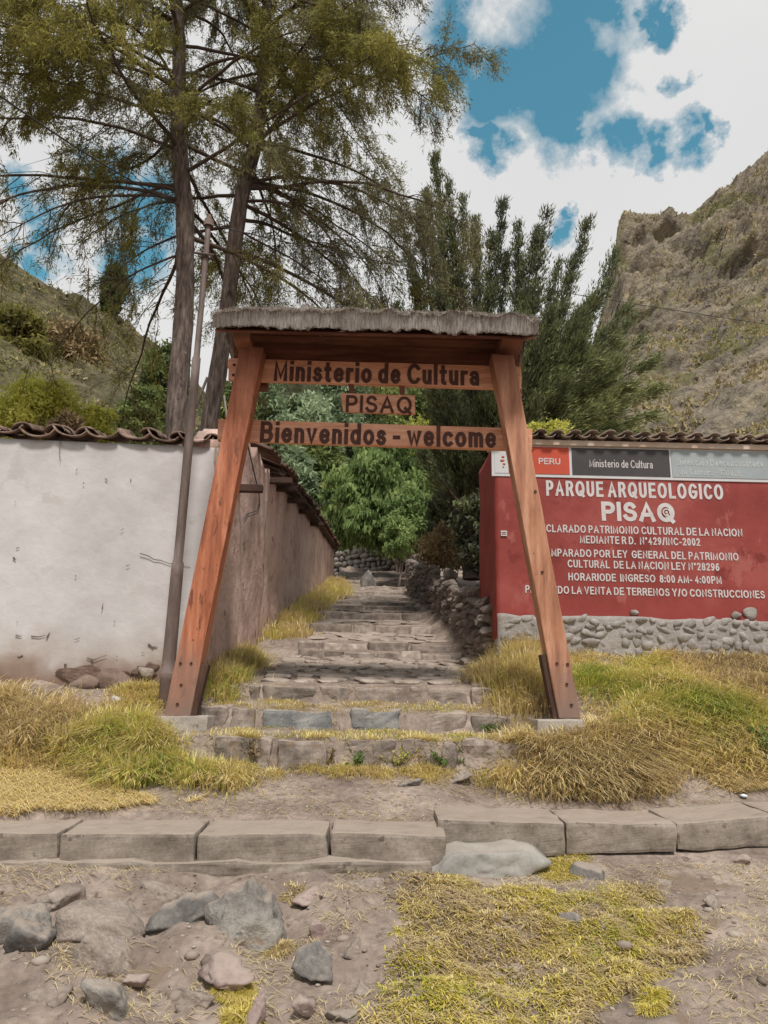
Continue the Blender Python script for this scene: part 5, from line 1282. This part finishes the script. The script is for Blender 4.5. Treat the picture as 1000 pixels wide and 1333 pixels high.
# ------------------------------------------------------------------ foreground rocks
m_slab = mat('pale_grey_slab', [C((128, 123, 117)), C((146, 141, 134)), C((160, 154, 146))], scale=5, bump=.4, bscale=22, dist=.01, fine=.1, dust=(C((160, 146, 132)), 1.1, .5))
def rock(px, py, hw, hh, m, seed, label, sub=4, deep=.9, sink=.72, planes=10, noise=.10, rot=0.0, tilt=0.0, flat=None):
    p = gpt(px, py + hh * .55); dpt = (p - EYE).length * .96; u_ = dpt / FPX
    V, F = rock_vf(seed, sub, (1, 1, 1), planes=planes, noise=noise, dr=(.28, .60), nf=3.2); V = V / np.abs(V).max(0)
    if flat is not None: V[:, 2] = np.where(V[:, 2] > flat, flat + (V[:, 2] - flat) * .12, V[:, 2])
    V[:, 2] += .06 * ridged(V[:, 0] * 1.7 + seed, V[:, 1] * 1.7, V[:, 2] * 1.7, 3)
    V = V * [hw * u_ * 1.02, hw * u_ * deep, hh * u_ * 1.25]
    c, s = math.cos(rot), math.sin(rot); V = V @ np.array([[c, 0, s], [0, 1, 0], [-s, 0, c]]).T
    V[:, 2] += tilt * V[:, 1]
    o = put('rock', V + np.array([p.x, p.y + hw * u_ * deep * .35, p.z + hh * u_ * (.9 - sink) * .5]), F, m, None, p); props(o, label, 'rock')
    return o
rock(628, 1122, 88, 34, m_slab, 201, 'large flat pale grey slab lying against the kerb above the moss', planes=8, deep=.46, sink=.6, tilt=.16, flat=.45, noise=.10)
rock(676, 1102, 42, 18, m_slab, 224, 'upper part of the flat grey slab touching the raised kerb blocks', planes=8, deep=.6, sink=.45, tilt=.2, flat=.2)
rock(778, 1136, 30, 22, m_rockd, 202, 'smooth dark grey slab right of the yellow moss tuft', planes=7, deep=.9, sink=.7, tilt=.3, flat=.3)
rock(20, 1200, 44, 24, m_rock, 203, 'broad grey rock cut by the left picture edge', planes=10)
rock(42, 1228, 32, 22, m_rockd, 204, 'dark angular rock under the broad one at the left edge', planes=6, sink=.5)
rock(138, 1200, 56, 32, m_rockb, 205, 'rounded dust coloured boulder half sunk in the bank', planes=16, noise=.05)
rock(132, 1246, 40, 28, m_rockb, 206, 'lumpy dusty rock directly below the rounded boulder', planes=16, noise=.09)
rock(326, 1188, 64, 44, m_rock, 207, 'largest grey green craggy rock in the middle of the bank', planes=8, noise=.13, deep=.7, tilt=.3)
rock(236, 1196, 46, 24, m_rockd, 208, 'dark wedge shaped rock left of the largest craggy rock', planes=6, rot=-.35, noise=.13)
rock(412, 1256, 30, 23, m_rockd, 209, 'dark blue grey angular rock beside a dry grass tuft', planes=7)
rock(462, 1238, 18, 12, m_rockb, 210, 'small dull rock upper right of the blue grey one', planes=9)
rock(142, 1302, 38, 18, m_rock, 211, 'flat grey rock near the bottom left of the bank', planes=8, rot=.25)
rock(336, 1310, 14, 22, m_rockp, 212, 'upright pinkish stone at the bottom edge', planes=9)
rock(290, 1272, 36, 17, m_rockp, 213, 'flat pinkish rock set in the bare dirt', planes=9, sink=.6)
rock(418, 1208, 15, 11, m_rockp, 214, 'small pinkish stone right of the craggy rock', planes=9)
rock(396, 1312, 14, 12, m_rockp, 215, 'small reddish stone below the blue grey rock', planes=8)
rock(979, 1288, 16, 11, m_rockw, 216, 'pale whitish stone near the bottom right corner', planes=9)
rock(72, 1174, 28, 17, m_rockb, 217, 'brown rock embedded under the concrete footing', planes=12)
rock(755, 1204, 24, 11, m_rockd, 218, 'dark flat stone showing through the moss', planes=8, sink=.4)
rock(540, 1018, 22, 8, m_rockd, 219, 'flat grey stone on the dirt in front of the bottom step', planes=8, sink=.3)
rock(602, 1012, 24, 9, m_rockb, 220, 'flat brownish stone right of the grey one before the bottom step', planes=9, sink=.3)
rock(470, 1290, 16, 10, m_rockb, 221, 'half buried brown stone at the left edge of the moss', planes=9)
rock(960, 1120, 16, 8, m_rockp, 222, 'flat pinkish stone on the dirt below the right kerb', planes=9, sink=.5)
rock(146, 912, 13, 7, m_rockw, 223, 'small pale stone in the grass at the foot of the white wall', planes=9, sub=3)
rock(800, 1222, 12, 6, m_rockp, 225, 'tiny reddish stone at the right margin of the moss', planes=9, sub=3)
rock(885, 1240, 16, 8, m_rockb, 226, 'low brown stone right of the moss patch', planes=9, sub=3, sink=.5)
rock(930, 1175, 14, 7, m_rockb, 227, 'small brown stone on the bare slope at right', planes=9, sub=3, sink=.5)
rock(175, 1275, 15, 9, m_rockp, 228, 'small pink stone right of the lumpy dusty rock', planes=9, sub=3)
rock(30, 1260, 14, 8, m_rockw, 229, 'small pale stone below the dark rock at the left edge', planes=9, sub=3)
for a_ in [(214, 1166, 34, 12, m_rockb, 240, 'low earthy rock under the footing above the dark wedge rock'), (470, 1160, 30, 12, m_rockb, 241, 'low lumpy rock in the bank below the third kerb block'),
           (20, 1152, 36, 12, m_rockb, 242, 'crumbling lump of earth and stone at the left edge under the footing'), (395, 1168, 22, 10, m_rockp, 243, 'dull pinkish stone right above the craggy rock'),
           (505, 1195, 22, 12, m_rockb, 244, 'earthy stone between bare bank and moss edge'), (250, 1305, 24, 11, m_rockb, 245, 'half sunk earthy stone near the bottom between pink and grey rocks'),
           (60, 1310, 30, 13, m_rockb, 246, 'broad half sunk stone in the bottom left corner'), (450, 1322, 24, 10, m_rock, 247, 'grey stone just showing at the bottom edge beside the moss'),
           (870, 1148, 20, 7, m_rockb, 248, 'thin flat stone on the bare slope under the second raised kerb block'), (905, 1300, 22, 9, m_rockb, 249, 'flat earthy stone left of the pale stone in the right corner')]:
    rock(*a_, planes=9, sink=.72)
# gravel and clods: one object of stuff
def hull():
    g = (1 + 5 ** .5) / 2; P = [(a, b * g, 0) for a in (-1, 1) for b in (-1, 1)]; P = P + [(0, a, b) for a, b, _ in P] + [(b, 0, a) for a, b, _ in P]
    bm = bmesh.new(); [bm.verts.new(v) for v in P]; bmesh.ops.convex_hull(bm, input=bm.verts[:]); bm.verts.index_update()
    V = np.array([v.co[:] for v in bm.verts]) / 1.9; F = np.array([[v.index for v in f.verts] for f in bm.faces]); bm.free(); return V, F
HULL = hull()
r = np.random.default_rng(3); VV, FF, TT_ = [], [], []; nv_ = 0; PB = [(lambda V, F: (V * .8 + V * .4 * (np.random.default_rng(k).random((len(V), 1))), F))(*HULL) for k in range(8)] if True else [rock_vf(800 + k, 1, (1, 1, 1), planes=8, noise=.1, dr=(.5, .9)) for k in range(8)]
m_grav = mat('gravel', [C((108, 94, 84)), C((132, 117, 106)), C((148, 133, 121)), C((168, 156, 144))], attr=True, bump=.3, bscale=60, dist=.004)
n = 3800; gx_ = r.uniform(-4.5, 5, n); gy_ = np.where(r.random(n) < .7, r.uniform(3.1, 4.95, n), r.uniform(5.45, 6.3, n)); gy_[-400:] = r.uniform(5.45, 6.25, 400); gz_ = ground(gx_, gy_)
for k in range(n):
    V, F = PB[k % 8]; s_ = .004 + .010 * r.random() ** 2 + (.035 * r.random() ** 2.5 if r.random() < (.16 if gx_[k] < .2 else .06) and gy_[k] < 4.9 else 0); a_ = r.uniform(0, 6.28); c_, n_ = math.cos(a_), math.sin(a_)
    W = V * [s_ * 1.3, s_, s_ * .65]; W = np.stack([W[:, 0] * c_ - W[:, 1] * n_, W[:, 0] * n_ + W[:, 1] * c_, W[:, 2]], -1)
    s_ * 0; VV.append(W + [gx_[k], gy_[k], gz_[k] + s_ * .05]); FF.append(F + nv_); nv_ += len(V); TT_.append(np.full(len(V), r.random()))
o = put('gravel', np.concatenate(VV), np.concatenate(FF), m_grav, None, tint=np.concatenate(TT_)); props(o, 'loose gravel and small clods scattered over the bare dirt', 'gravel', kind='stuff')

# ------------------------------------------------------------------ grass
m_grass = mat('grass_blades', [C((158, 138, 108)), C((208, 187, 142)), C((238, 218, 168)), C((230, 213, 132)), C((200, 200, 102)), C((142, 164, 80))], attr=True, bump=0, rough=.8, transl=.35)
m_moss = mat('moss_grass', [C((148, 128, 102)), C((200, 178, 136)), C((228, 207, 152)), C((224, 205, 108)), C((204, 194, 80)), C((166, 170, 70))], attr=True, bump=0, rough=.85, transl=.3)
def inpoly(px, py, poly):
    ins = np.zeros(len(px), bool); n = len(poly)
    for i in range(n):
        (x1, y1), (x2, y2) = poly[i], poly[(i + 1) % n]
        c = ((y1 > py) != (y2 > py)) & (px < (x2 - x1) * (py - y1) / (y2 - y1 + 1e-9) + x1); ins ^= c
    return ins
def blades(P, h, w, az, bend, tint, r):
    n = len(P); d = np.stack([np.cos(az), np.sin(az), 0 * az], -1); s = np.stack([-np.sin(az), np.cos(az), 0 * az], -1)
    h = h[:, None]; w = w[:, None]; b = bend[:, None]; z = np.array([0, 0, 1.0])
    m1 = P + d * h * b * .36 + z * h * (.58 - .16 * b); tp = P + d * h * b * 1.05 + z * h * (1 - .62 * b)
    V = np.stack([P - s * w * .5, P + s * w * .5, m1 - s * w * .42, m1 + s * w * .42, tp], 1).reshape(-1, 3)
    o = (np.arange(n) * 5)[:, None, None]; F = (np.array([[0, 1, 3], [0, 3, 2], [2, 3, 4]])[None] + o).reshape(-1, 3)
    return V, F, np.repeat(tint, 5)
def grass(name, label, polys, box, n, h, w, bend, tint, seed, m=None, clump=0, cr=.12, thresh=-9, patch=1.2, hpow=1.0, tpatch=.0, parent=None):
    """polys: outlines of the patch as seen from the road, the blades stand on the ground inside them"""
    r = np.random.default_rng(seed); m = m or m_grass
    def sample(N, k=1.0):
        x = r.uniform(box[0], box[1], N); y = r.uniform(box[2], box[3], N); z = ground(x, y); px, py = project(np.stack([x, y, z], -1))
        ok = np.zeros(N, bool)
        jx, jy = px + 9 * vnoise(x * 6, y * 6, 1), py + 5 * vnoise(x * 6, y * 6, 5)
        for p in polys: ok |= inpoly(jx, jy, p)
        ok &= fbm(x * patch, y * patch, seed, 3) > thresh
        return np.stack([x, y, z], -1)[ok]
    pts = []; tot = 0
    if clump:
        Cc = sample(clump * 8)[:]; 
        Cc = Cc[r.permutation(len(Cc))[:clump]]
        if not len(Cc): return
        k = r.integers(0, len(Cc), n); off = r.normal(0, cr, (n, 2)); P = Cc[k].copy(); P[:, :2] += off; P[:, 2] = ground(P[:, 0], P[:, 1])
        az = np.arctan2(off[:, 1], off[:, 0]) + r.normal(0, .7, n); hs = r.uniform(.75, 1.25, len(Cc))[k] * (1 - .25 * np.hypot(*off.T) / cr / 2); ts = r.normal(0, .09, len(Cc))[k]
    else:
        for _ in range(40):
            q = sample(max(4000, n)); pts.append(q); tot += len(q)
            if tot > n: break
        P = np.concatenate(pts)[:n]; n = len(P); az = r.uniform(0, 2 * np.pi, n); hs = 1.0; ts = 0
    hh = r.uniform(h[0], h[1], n) * hs; bb = np.clip(r.uniform(bend[0], bend[1], n), 0, 1.5)
    az = np.where(r.random(n) < .5, az, az * .3 - 1.57 * .7)          # heads hang mostly downhill
    t = tint[0] + r.normal(0, tint[1], n) + ts + tpatch * fbm(P[:, 0] * 1.7, P[:, 1] * 1.7, seed + 3, 3)
    V, F, tt = blades(P - [0, 0, .01], np.maximum(hh, .01), np.full(n, w) * r.uniform(.6, 1.7, n), az, bb, np.clip(t, 0, 1), r)
    o = put(name, V, F, m, parent, tint=tt); props(o, label, 'grass', kind='stuff'); return o
# left of the gate
grass('grass', 'long brown straw tuft piled against the left part of the white wall', [[(-60, 915), (50, 912), (80, 935), (95, 965), (40, 975), (-60, 975)]], (-5, -1.6, 5.8, 7.6), 15000, (.14, .36), .006, (.4, 1.3), (.26, .13), 1, clump=36, cr=.12)
grass('grass', 'green long grass tuft in front of the left concrete foot', [[(120, 950), (185, 948), (205, 978), (262, 998), (306, 1008), (300, 1022), (180, 1018), (110, 1002), (80, 970)]], (-4, -.9, 5.6, 7.2), 19000, (.14, .30), .007, (.2, 1.3), (.58, .20), 2, clump=46, cr=.09, tpatch=.15)
grass('grass', 'flattened pale straw lying beside the kerb at left', [[(-80, 985), (60, 985), (200, 1005), (290, 1030), (250, 1042), (120, 1055), (-80, 1062)]], (-6, -.9, 5.2, 6.6), 20000, (.05, .13), .005, (.9, 1.5), (.42, .07), 3, thresh=-.5)
grass('grass', 'mixed short grass at the foot of the white wall', [[(60, 942), (90, 935), (190, 922), (205, 940), (100, 960)], [(160, 880), (210, 870), (215, 925), (160, 925)]], (-4.2, -1.6, 6.0, 7.9), 8000, (.06, .18), .007, (.3, 1.1), (.42, .18), 4, clump=40, cr=.1)
grass('grass', 'tall yellow green grass in the corner between white wall and steps', [[(272, 895), (285, 850), (320, 828), (364, 822), (368, 836), (328, 860), (300, 885), (285, 905)]], (-1.95, -.7, 6.4, 9.6), 15000, (.12, .34), .007, (.2, 1.2), (.48, .20), 5, clump=44, cr=.10, tpatch=.2)
grass('grass', 'yellow green grass along the foot of the adobe wall', [[(355, 830), (380, 790), (410, 765), (442, 752), (448, 772), (418, 792), (402, 815), (385, 842)]], (-1.9, -.9, 9.0, 24), 16000, (.15, .42), .014, (.2, 1.0), (.46, .14), 6, clump=110, cr=.13, tpatch=.2)
# on the steps
grass('grass', 'short dry grass growing along the treads of the lower steps', [[(285, 905), (650, 902), (655, 926), (440, 930), (275, 926)], [(275, 948), (660, 950), (665, 964), (280, 962)]], (-1.7, 1.4, 6.25, 7.75), 11000, (.025, .075), .005, (.3, 1.3), (.48, .18), 7, clump=150, cr=.06, tpatch=.15)
grass('grass', 'tufts of mixed grass under the bottom step', [[(262, 990), (670, 992), (680, 1008), (610, 1010), (300, 1010), (258, 1004)]], (-1.7, 1.5, 6.05, 6.36), 8000, (.05, .14), .005, (.3, 1.2), (.46, .16), 8, clump=26, cr=.06)
# right of the gate
grass('grass', 'long golden grass between the right edge of the steps and the red wall', [[(600, 858), (618, 822), (645, 815), (700, 840), (715, 900), (690, 935), (650, 935), (655, 900), (620, 880)]], (.8, 2.2, 6.3, 9.0), 18000, (.12, .36), .0065, (.2, 1.3), (.40, .17), 9, clump=52, cr=.11, tpatch=.12)
grass('grass', 'big hanging golden brown grass tussock under the right concrete foot', [[(655, 985), (700, 972), (750, 970), (775, 955), (830, 958), (865, 985), (850, 1010), (740, 1018), (660, 1012)]], (.8, 2.9, 5.8, 7.0), 22000, (.14, .34), .0065, (.4, 1.4), (.32, .15), 10, clump=46, cr=.11)
grass('grass', 'sunlit yellow grass covering the slope below the red wall', [[(735, 850), (800, 842), (900, 835), (1080, 820), (1100, 1000), (1000, 990), (940, 975), (870, 965), (765, 950), (745, 900)]], (1.2, 6.5, 6.0, 8.62), 42000, (.05, .22), .0065, (.4, 1.5), (.42, .16), 11, clump=230, cr=.13, tpatch=.28, thresh=-.45)
grass('grass', 'pale lying straw between the grass clumps of the right slope', [[(735, 860), (800, 842), (900, 835), (1080, 820), (1100, 1000), (1000, 1000), (940, 985), (870, 975), (765, 960), (745, 900)]], (1.2, 6.5, 6.0, 8.62), 22000, (.04, .14), .005, (1.1, 1.5), (.38, .10), 19)
grass('grass', 'bright green grass clump just right of the right post', [[(752, 880), (790, 872), (850, 885), (850, 905), (800, 908), (755, 902)]], (1.5, 3.6, 6.5, 8.0), 9000, (.10, .20), .006, (.3, 1.1), (.80, .10), 12, clump=26, cr=.10)
grass('grass', 'green and yellow grass hanging over the edge of the right slope', [[(820, 925), (880, 905), (960, 915), (1010, 940), (1000, 985), (900, 985), (830, 960)]], (1.7, 4.4, 6.0, 7.6), 20000, (.14, .32), .007, (.3, 1.4), (.60, .18), 13, clump=60, cr=.11, tpatch=.15)
grass('grass', 'flattened pale straw on the dirt below the right slope', [[(690, 1012), (880, 1000), (1060, 985), (1080, 1030), (900, 1028), (780, 1040), (690, 1030)]], (.9, 5, 5.3, 6.7), 14000, (.04, .12), .005, (.9, 1.5), (.36, .09), 14, thresh=-.25, patch=2.5)
# foreground moss mat and tufts
mp_ = [[(520, 1150), (545, 1128), (590, 1138), (620, 1155), (700, 1150), (720, 1165), (780, 1160), (830, 1140), (860, 1160), (915, 1205), (900, 1245), (850, 1275), (780, 1300), (730, 1345), (490, 1345), (498, 1270), (528, 1200)]]
grass('moss', 'yellow green mossy mat covering the bank in the foreground', mp_, (-.1, 2.2, 3.0, 4.9), 54000, (.014, .055), .006, (.5, 1.5), (.38, .17), 15, m=m_moss, clump=520, cr=.04, tpatch=.42, thresh=-.45, patch=2.2)
grass('moss', 'dry brownish fringe of the mossy mat in the foreground', mp_, (-.1, 2.2, 3.0, 4.9), 24000, (.02, .06), .005, (.8, 1.5), (.20, .10), 16, m=m_moss, thresh=-.4, patch=3)
grass('moss', 'yellow moss tuft between the two grey slabs', [[(706, 1108), (735, 1098), (756, 1112), (752, 1140), (722, 1150), (708, 1132)]], (.7, 1.6, 4.3, 5.3), 7000, (.02, .05), .004, (.4, 1.3), (.62, .12), 17, m=m_moss, clump=60, cr=.03)
for k, (x, y, hw, hh, tn, lb, n_) in enumerate([
    (345, 1224, 34, 16, .22, 'curly dry grass tuft at the foot of the craggy rock', 2600), (268, 1208, 18, 14, .38, 'small straw tuft in the cleft left of the craggy rock', 1600),
    (340, 1288, 40, 22, .62, 'green yellow moss patch around the upright pinkish stone', 4500), (405, 1276, 22, 12, .34, 'straw tuft in front of the blue grey rock', 1800),
    (90, 1228, 16, 12, .52, 'small green yellow tuft between the left rocks', 1500), (182, 1278, 18, 10, .46, 'sparse tuft beside the small pink stone', 1200), (306, 1325, 24, 14, .66, 'green patch at the bottom edge left of the pinkish stone', 2500),
    (488, 1290, 14, 26, .26, 'dry roots and straw at the left margin of the mat', 1600), (398, 1164, 24, 12, .34, 'thin straw right of the craggy rock', 900), (985, 1205, 24, 16, .56, 'faint green patch near the right edge', 1500), (820, 1300, 70, 26, .55, 'thin green growth on the dirt at the bottom right', 3500)]):
    grass('grass_tuft', lb, [[(x - hw, y), (x - hw * .6, y - hh), (x + hw * .6, y - hh), (x + hw, y), (x + hw * .6, y + hh), (x - hw * .6, y + hh)]], (-3, 2.8, 3.0, 5.0), n_, (.02, .06), .004, (.4, 1.4), (tn, .12), 30 + k, m=m_moss, clump=22, cr=.035)
grass('straw_litter', 'scattered dry stalks on the bare dirt in front of the kerb', [[(-100, 1130), (1100, 1095), (1100, 1340), (-100, 1340)]], (-4, 4.5, 3.0, 5.2), 7000, (.02, .08), .0035, (1.3, 1.5), (.30, .12), 60, thresh=.1, patch=2.0)
grass('straw_litter', 'scattered dry stalks on the dirt path behind the kerb', [[(-100, 1000), (1100, 1000), (1100, 1075), (-100, 1075)]], (-4.5, 5, 5.4, 6.3), 3500, (.02, .07), .0035, (1.3, 1.5), (.30, .12), 61, thresh=-.1, patch=2.0)
# small leafy weeds
def weed(px, py, hw, hh, m, tn, label, seed, n=260, ls=(.02, .045)):
    r = np.random.default_rng(seed); p = gpt(px, py + hh); u_ = (p - EYE).length / FPX; b = np.array(tuple(p)); t = thing('leafy_weed', b, label, 'plant')
    A = Acc(); Pn, Dn = [], []
    for k in range(12):
        d = np.array([r.normal(0, hw / hh * .45), r.normal(0, .4), 1.0]); c = curve(r, b, d, hh * 2 * u_ * r.uniform(.6, 1.0), 5, .5, .12); A.tube(c, .003, .0015, 4)
        for q in range(n // 12):
            e = r.uniform(.25, 1) * 5; i_ = min(4, int(e)); Pn.append(c[i_] + (c[i_ + 1] - c[i_]) * (e - i_)); Dn.append(r.normal(0, 1, 3) + [0, 0, .4])
    A.build('stems', m_twig, t, b); P, D = np.array(Pn), np.array(Dn)
    V, F, tt = leaf_quads(P, D, r.uniform(*ls, len(P)), r.uniform(*ls, len(P)) * .5, tn + r.normal(0, .15, len(P)), seed); put('leaves', V, F, m, t, b, tint=tt)
weed(580, 984, 26, 15, m_bright, .25, 'bushy dark green weed under the bottom step, right of its middle', 1, 520)
weed(466, 990, 18, 12, m_bright, .30, 'small broad leaved weed under the middle of the bottom step', 2, 200, (.03, .06))
weed(425, 984, 12, 15, m_dry, .3, 'dark dried weed under the left half of the bottom step', 3, 200)
weed(330, 978, 10, 14, m_dry, .15, 'brown withered weed by the left end of the bottom step', 4, 160)
weed(996, 968, 14, 22, m_bright, .4, 'bright green leafy plant cut by the right picture edge', 5, 420, (.03, .06))
weed(640, 945, 16, 8, m_bright, .2, 'low green weed at the right end of the second step', 6, 200)
weed(520, 985, 10, 16, m_yel, .4, 'thin yellowish weed standing before the bottom step joint', 7, 120)
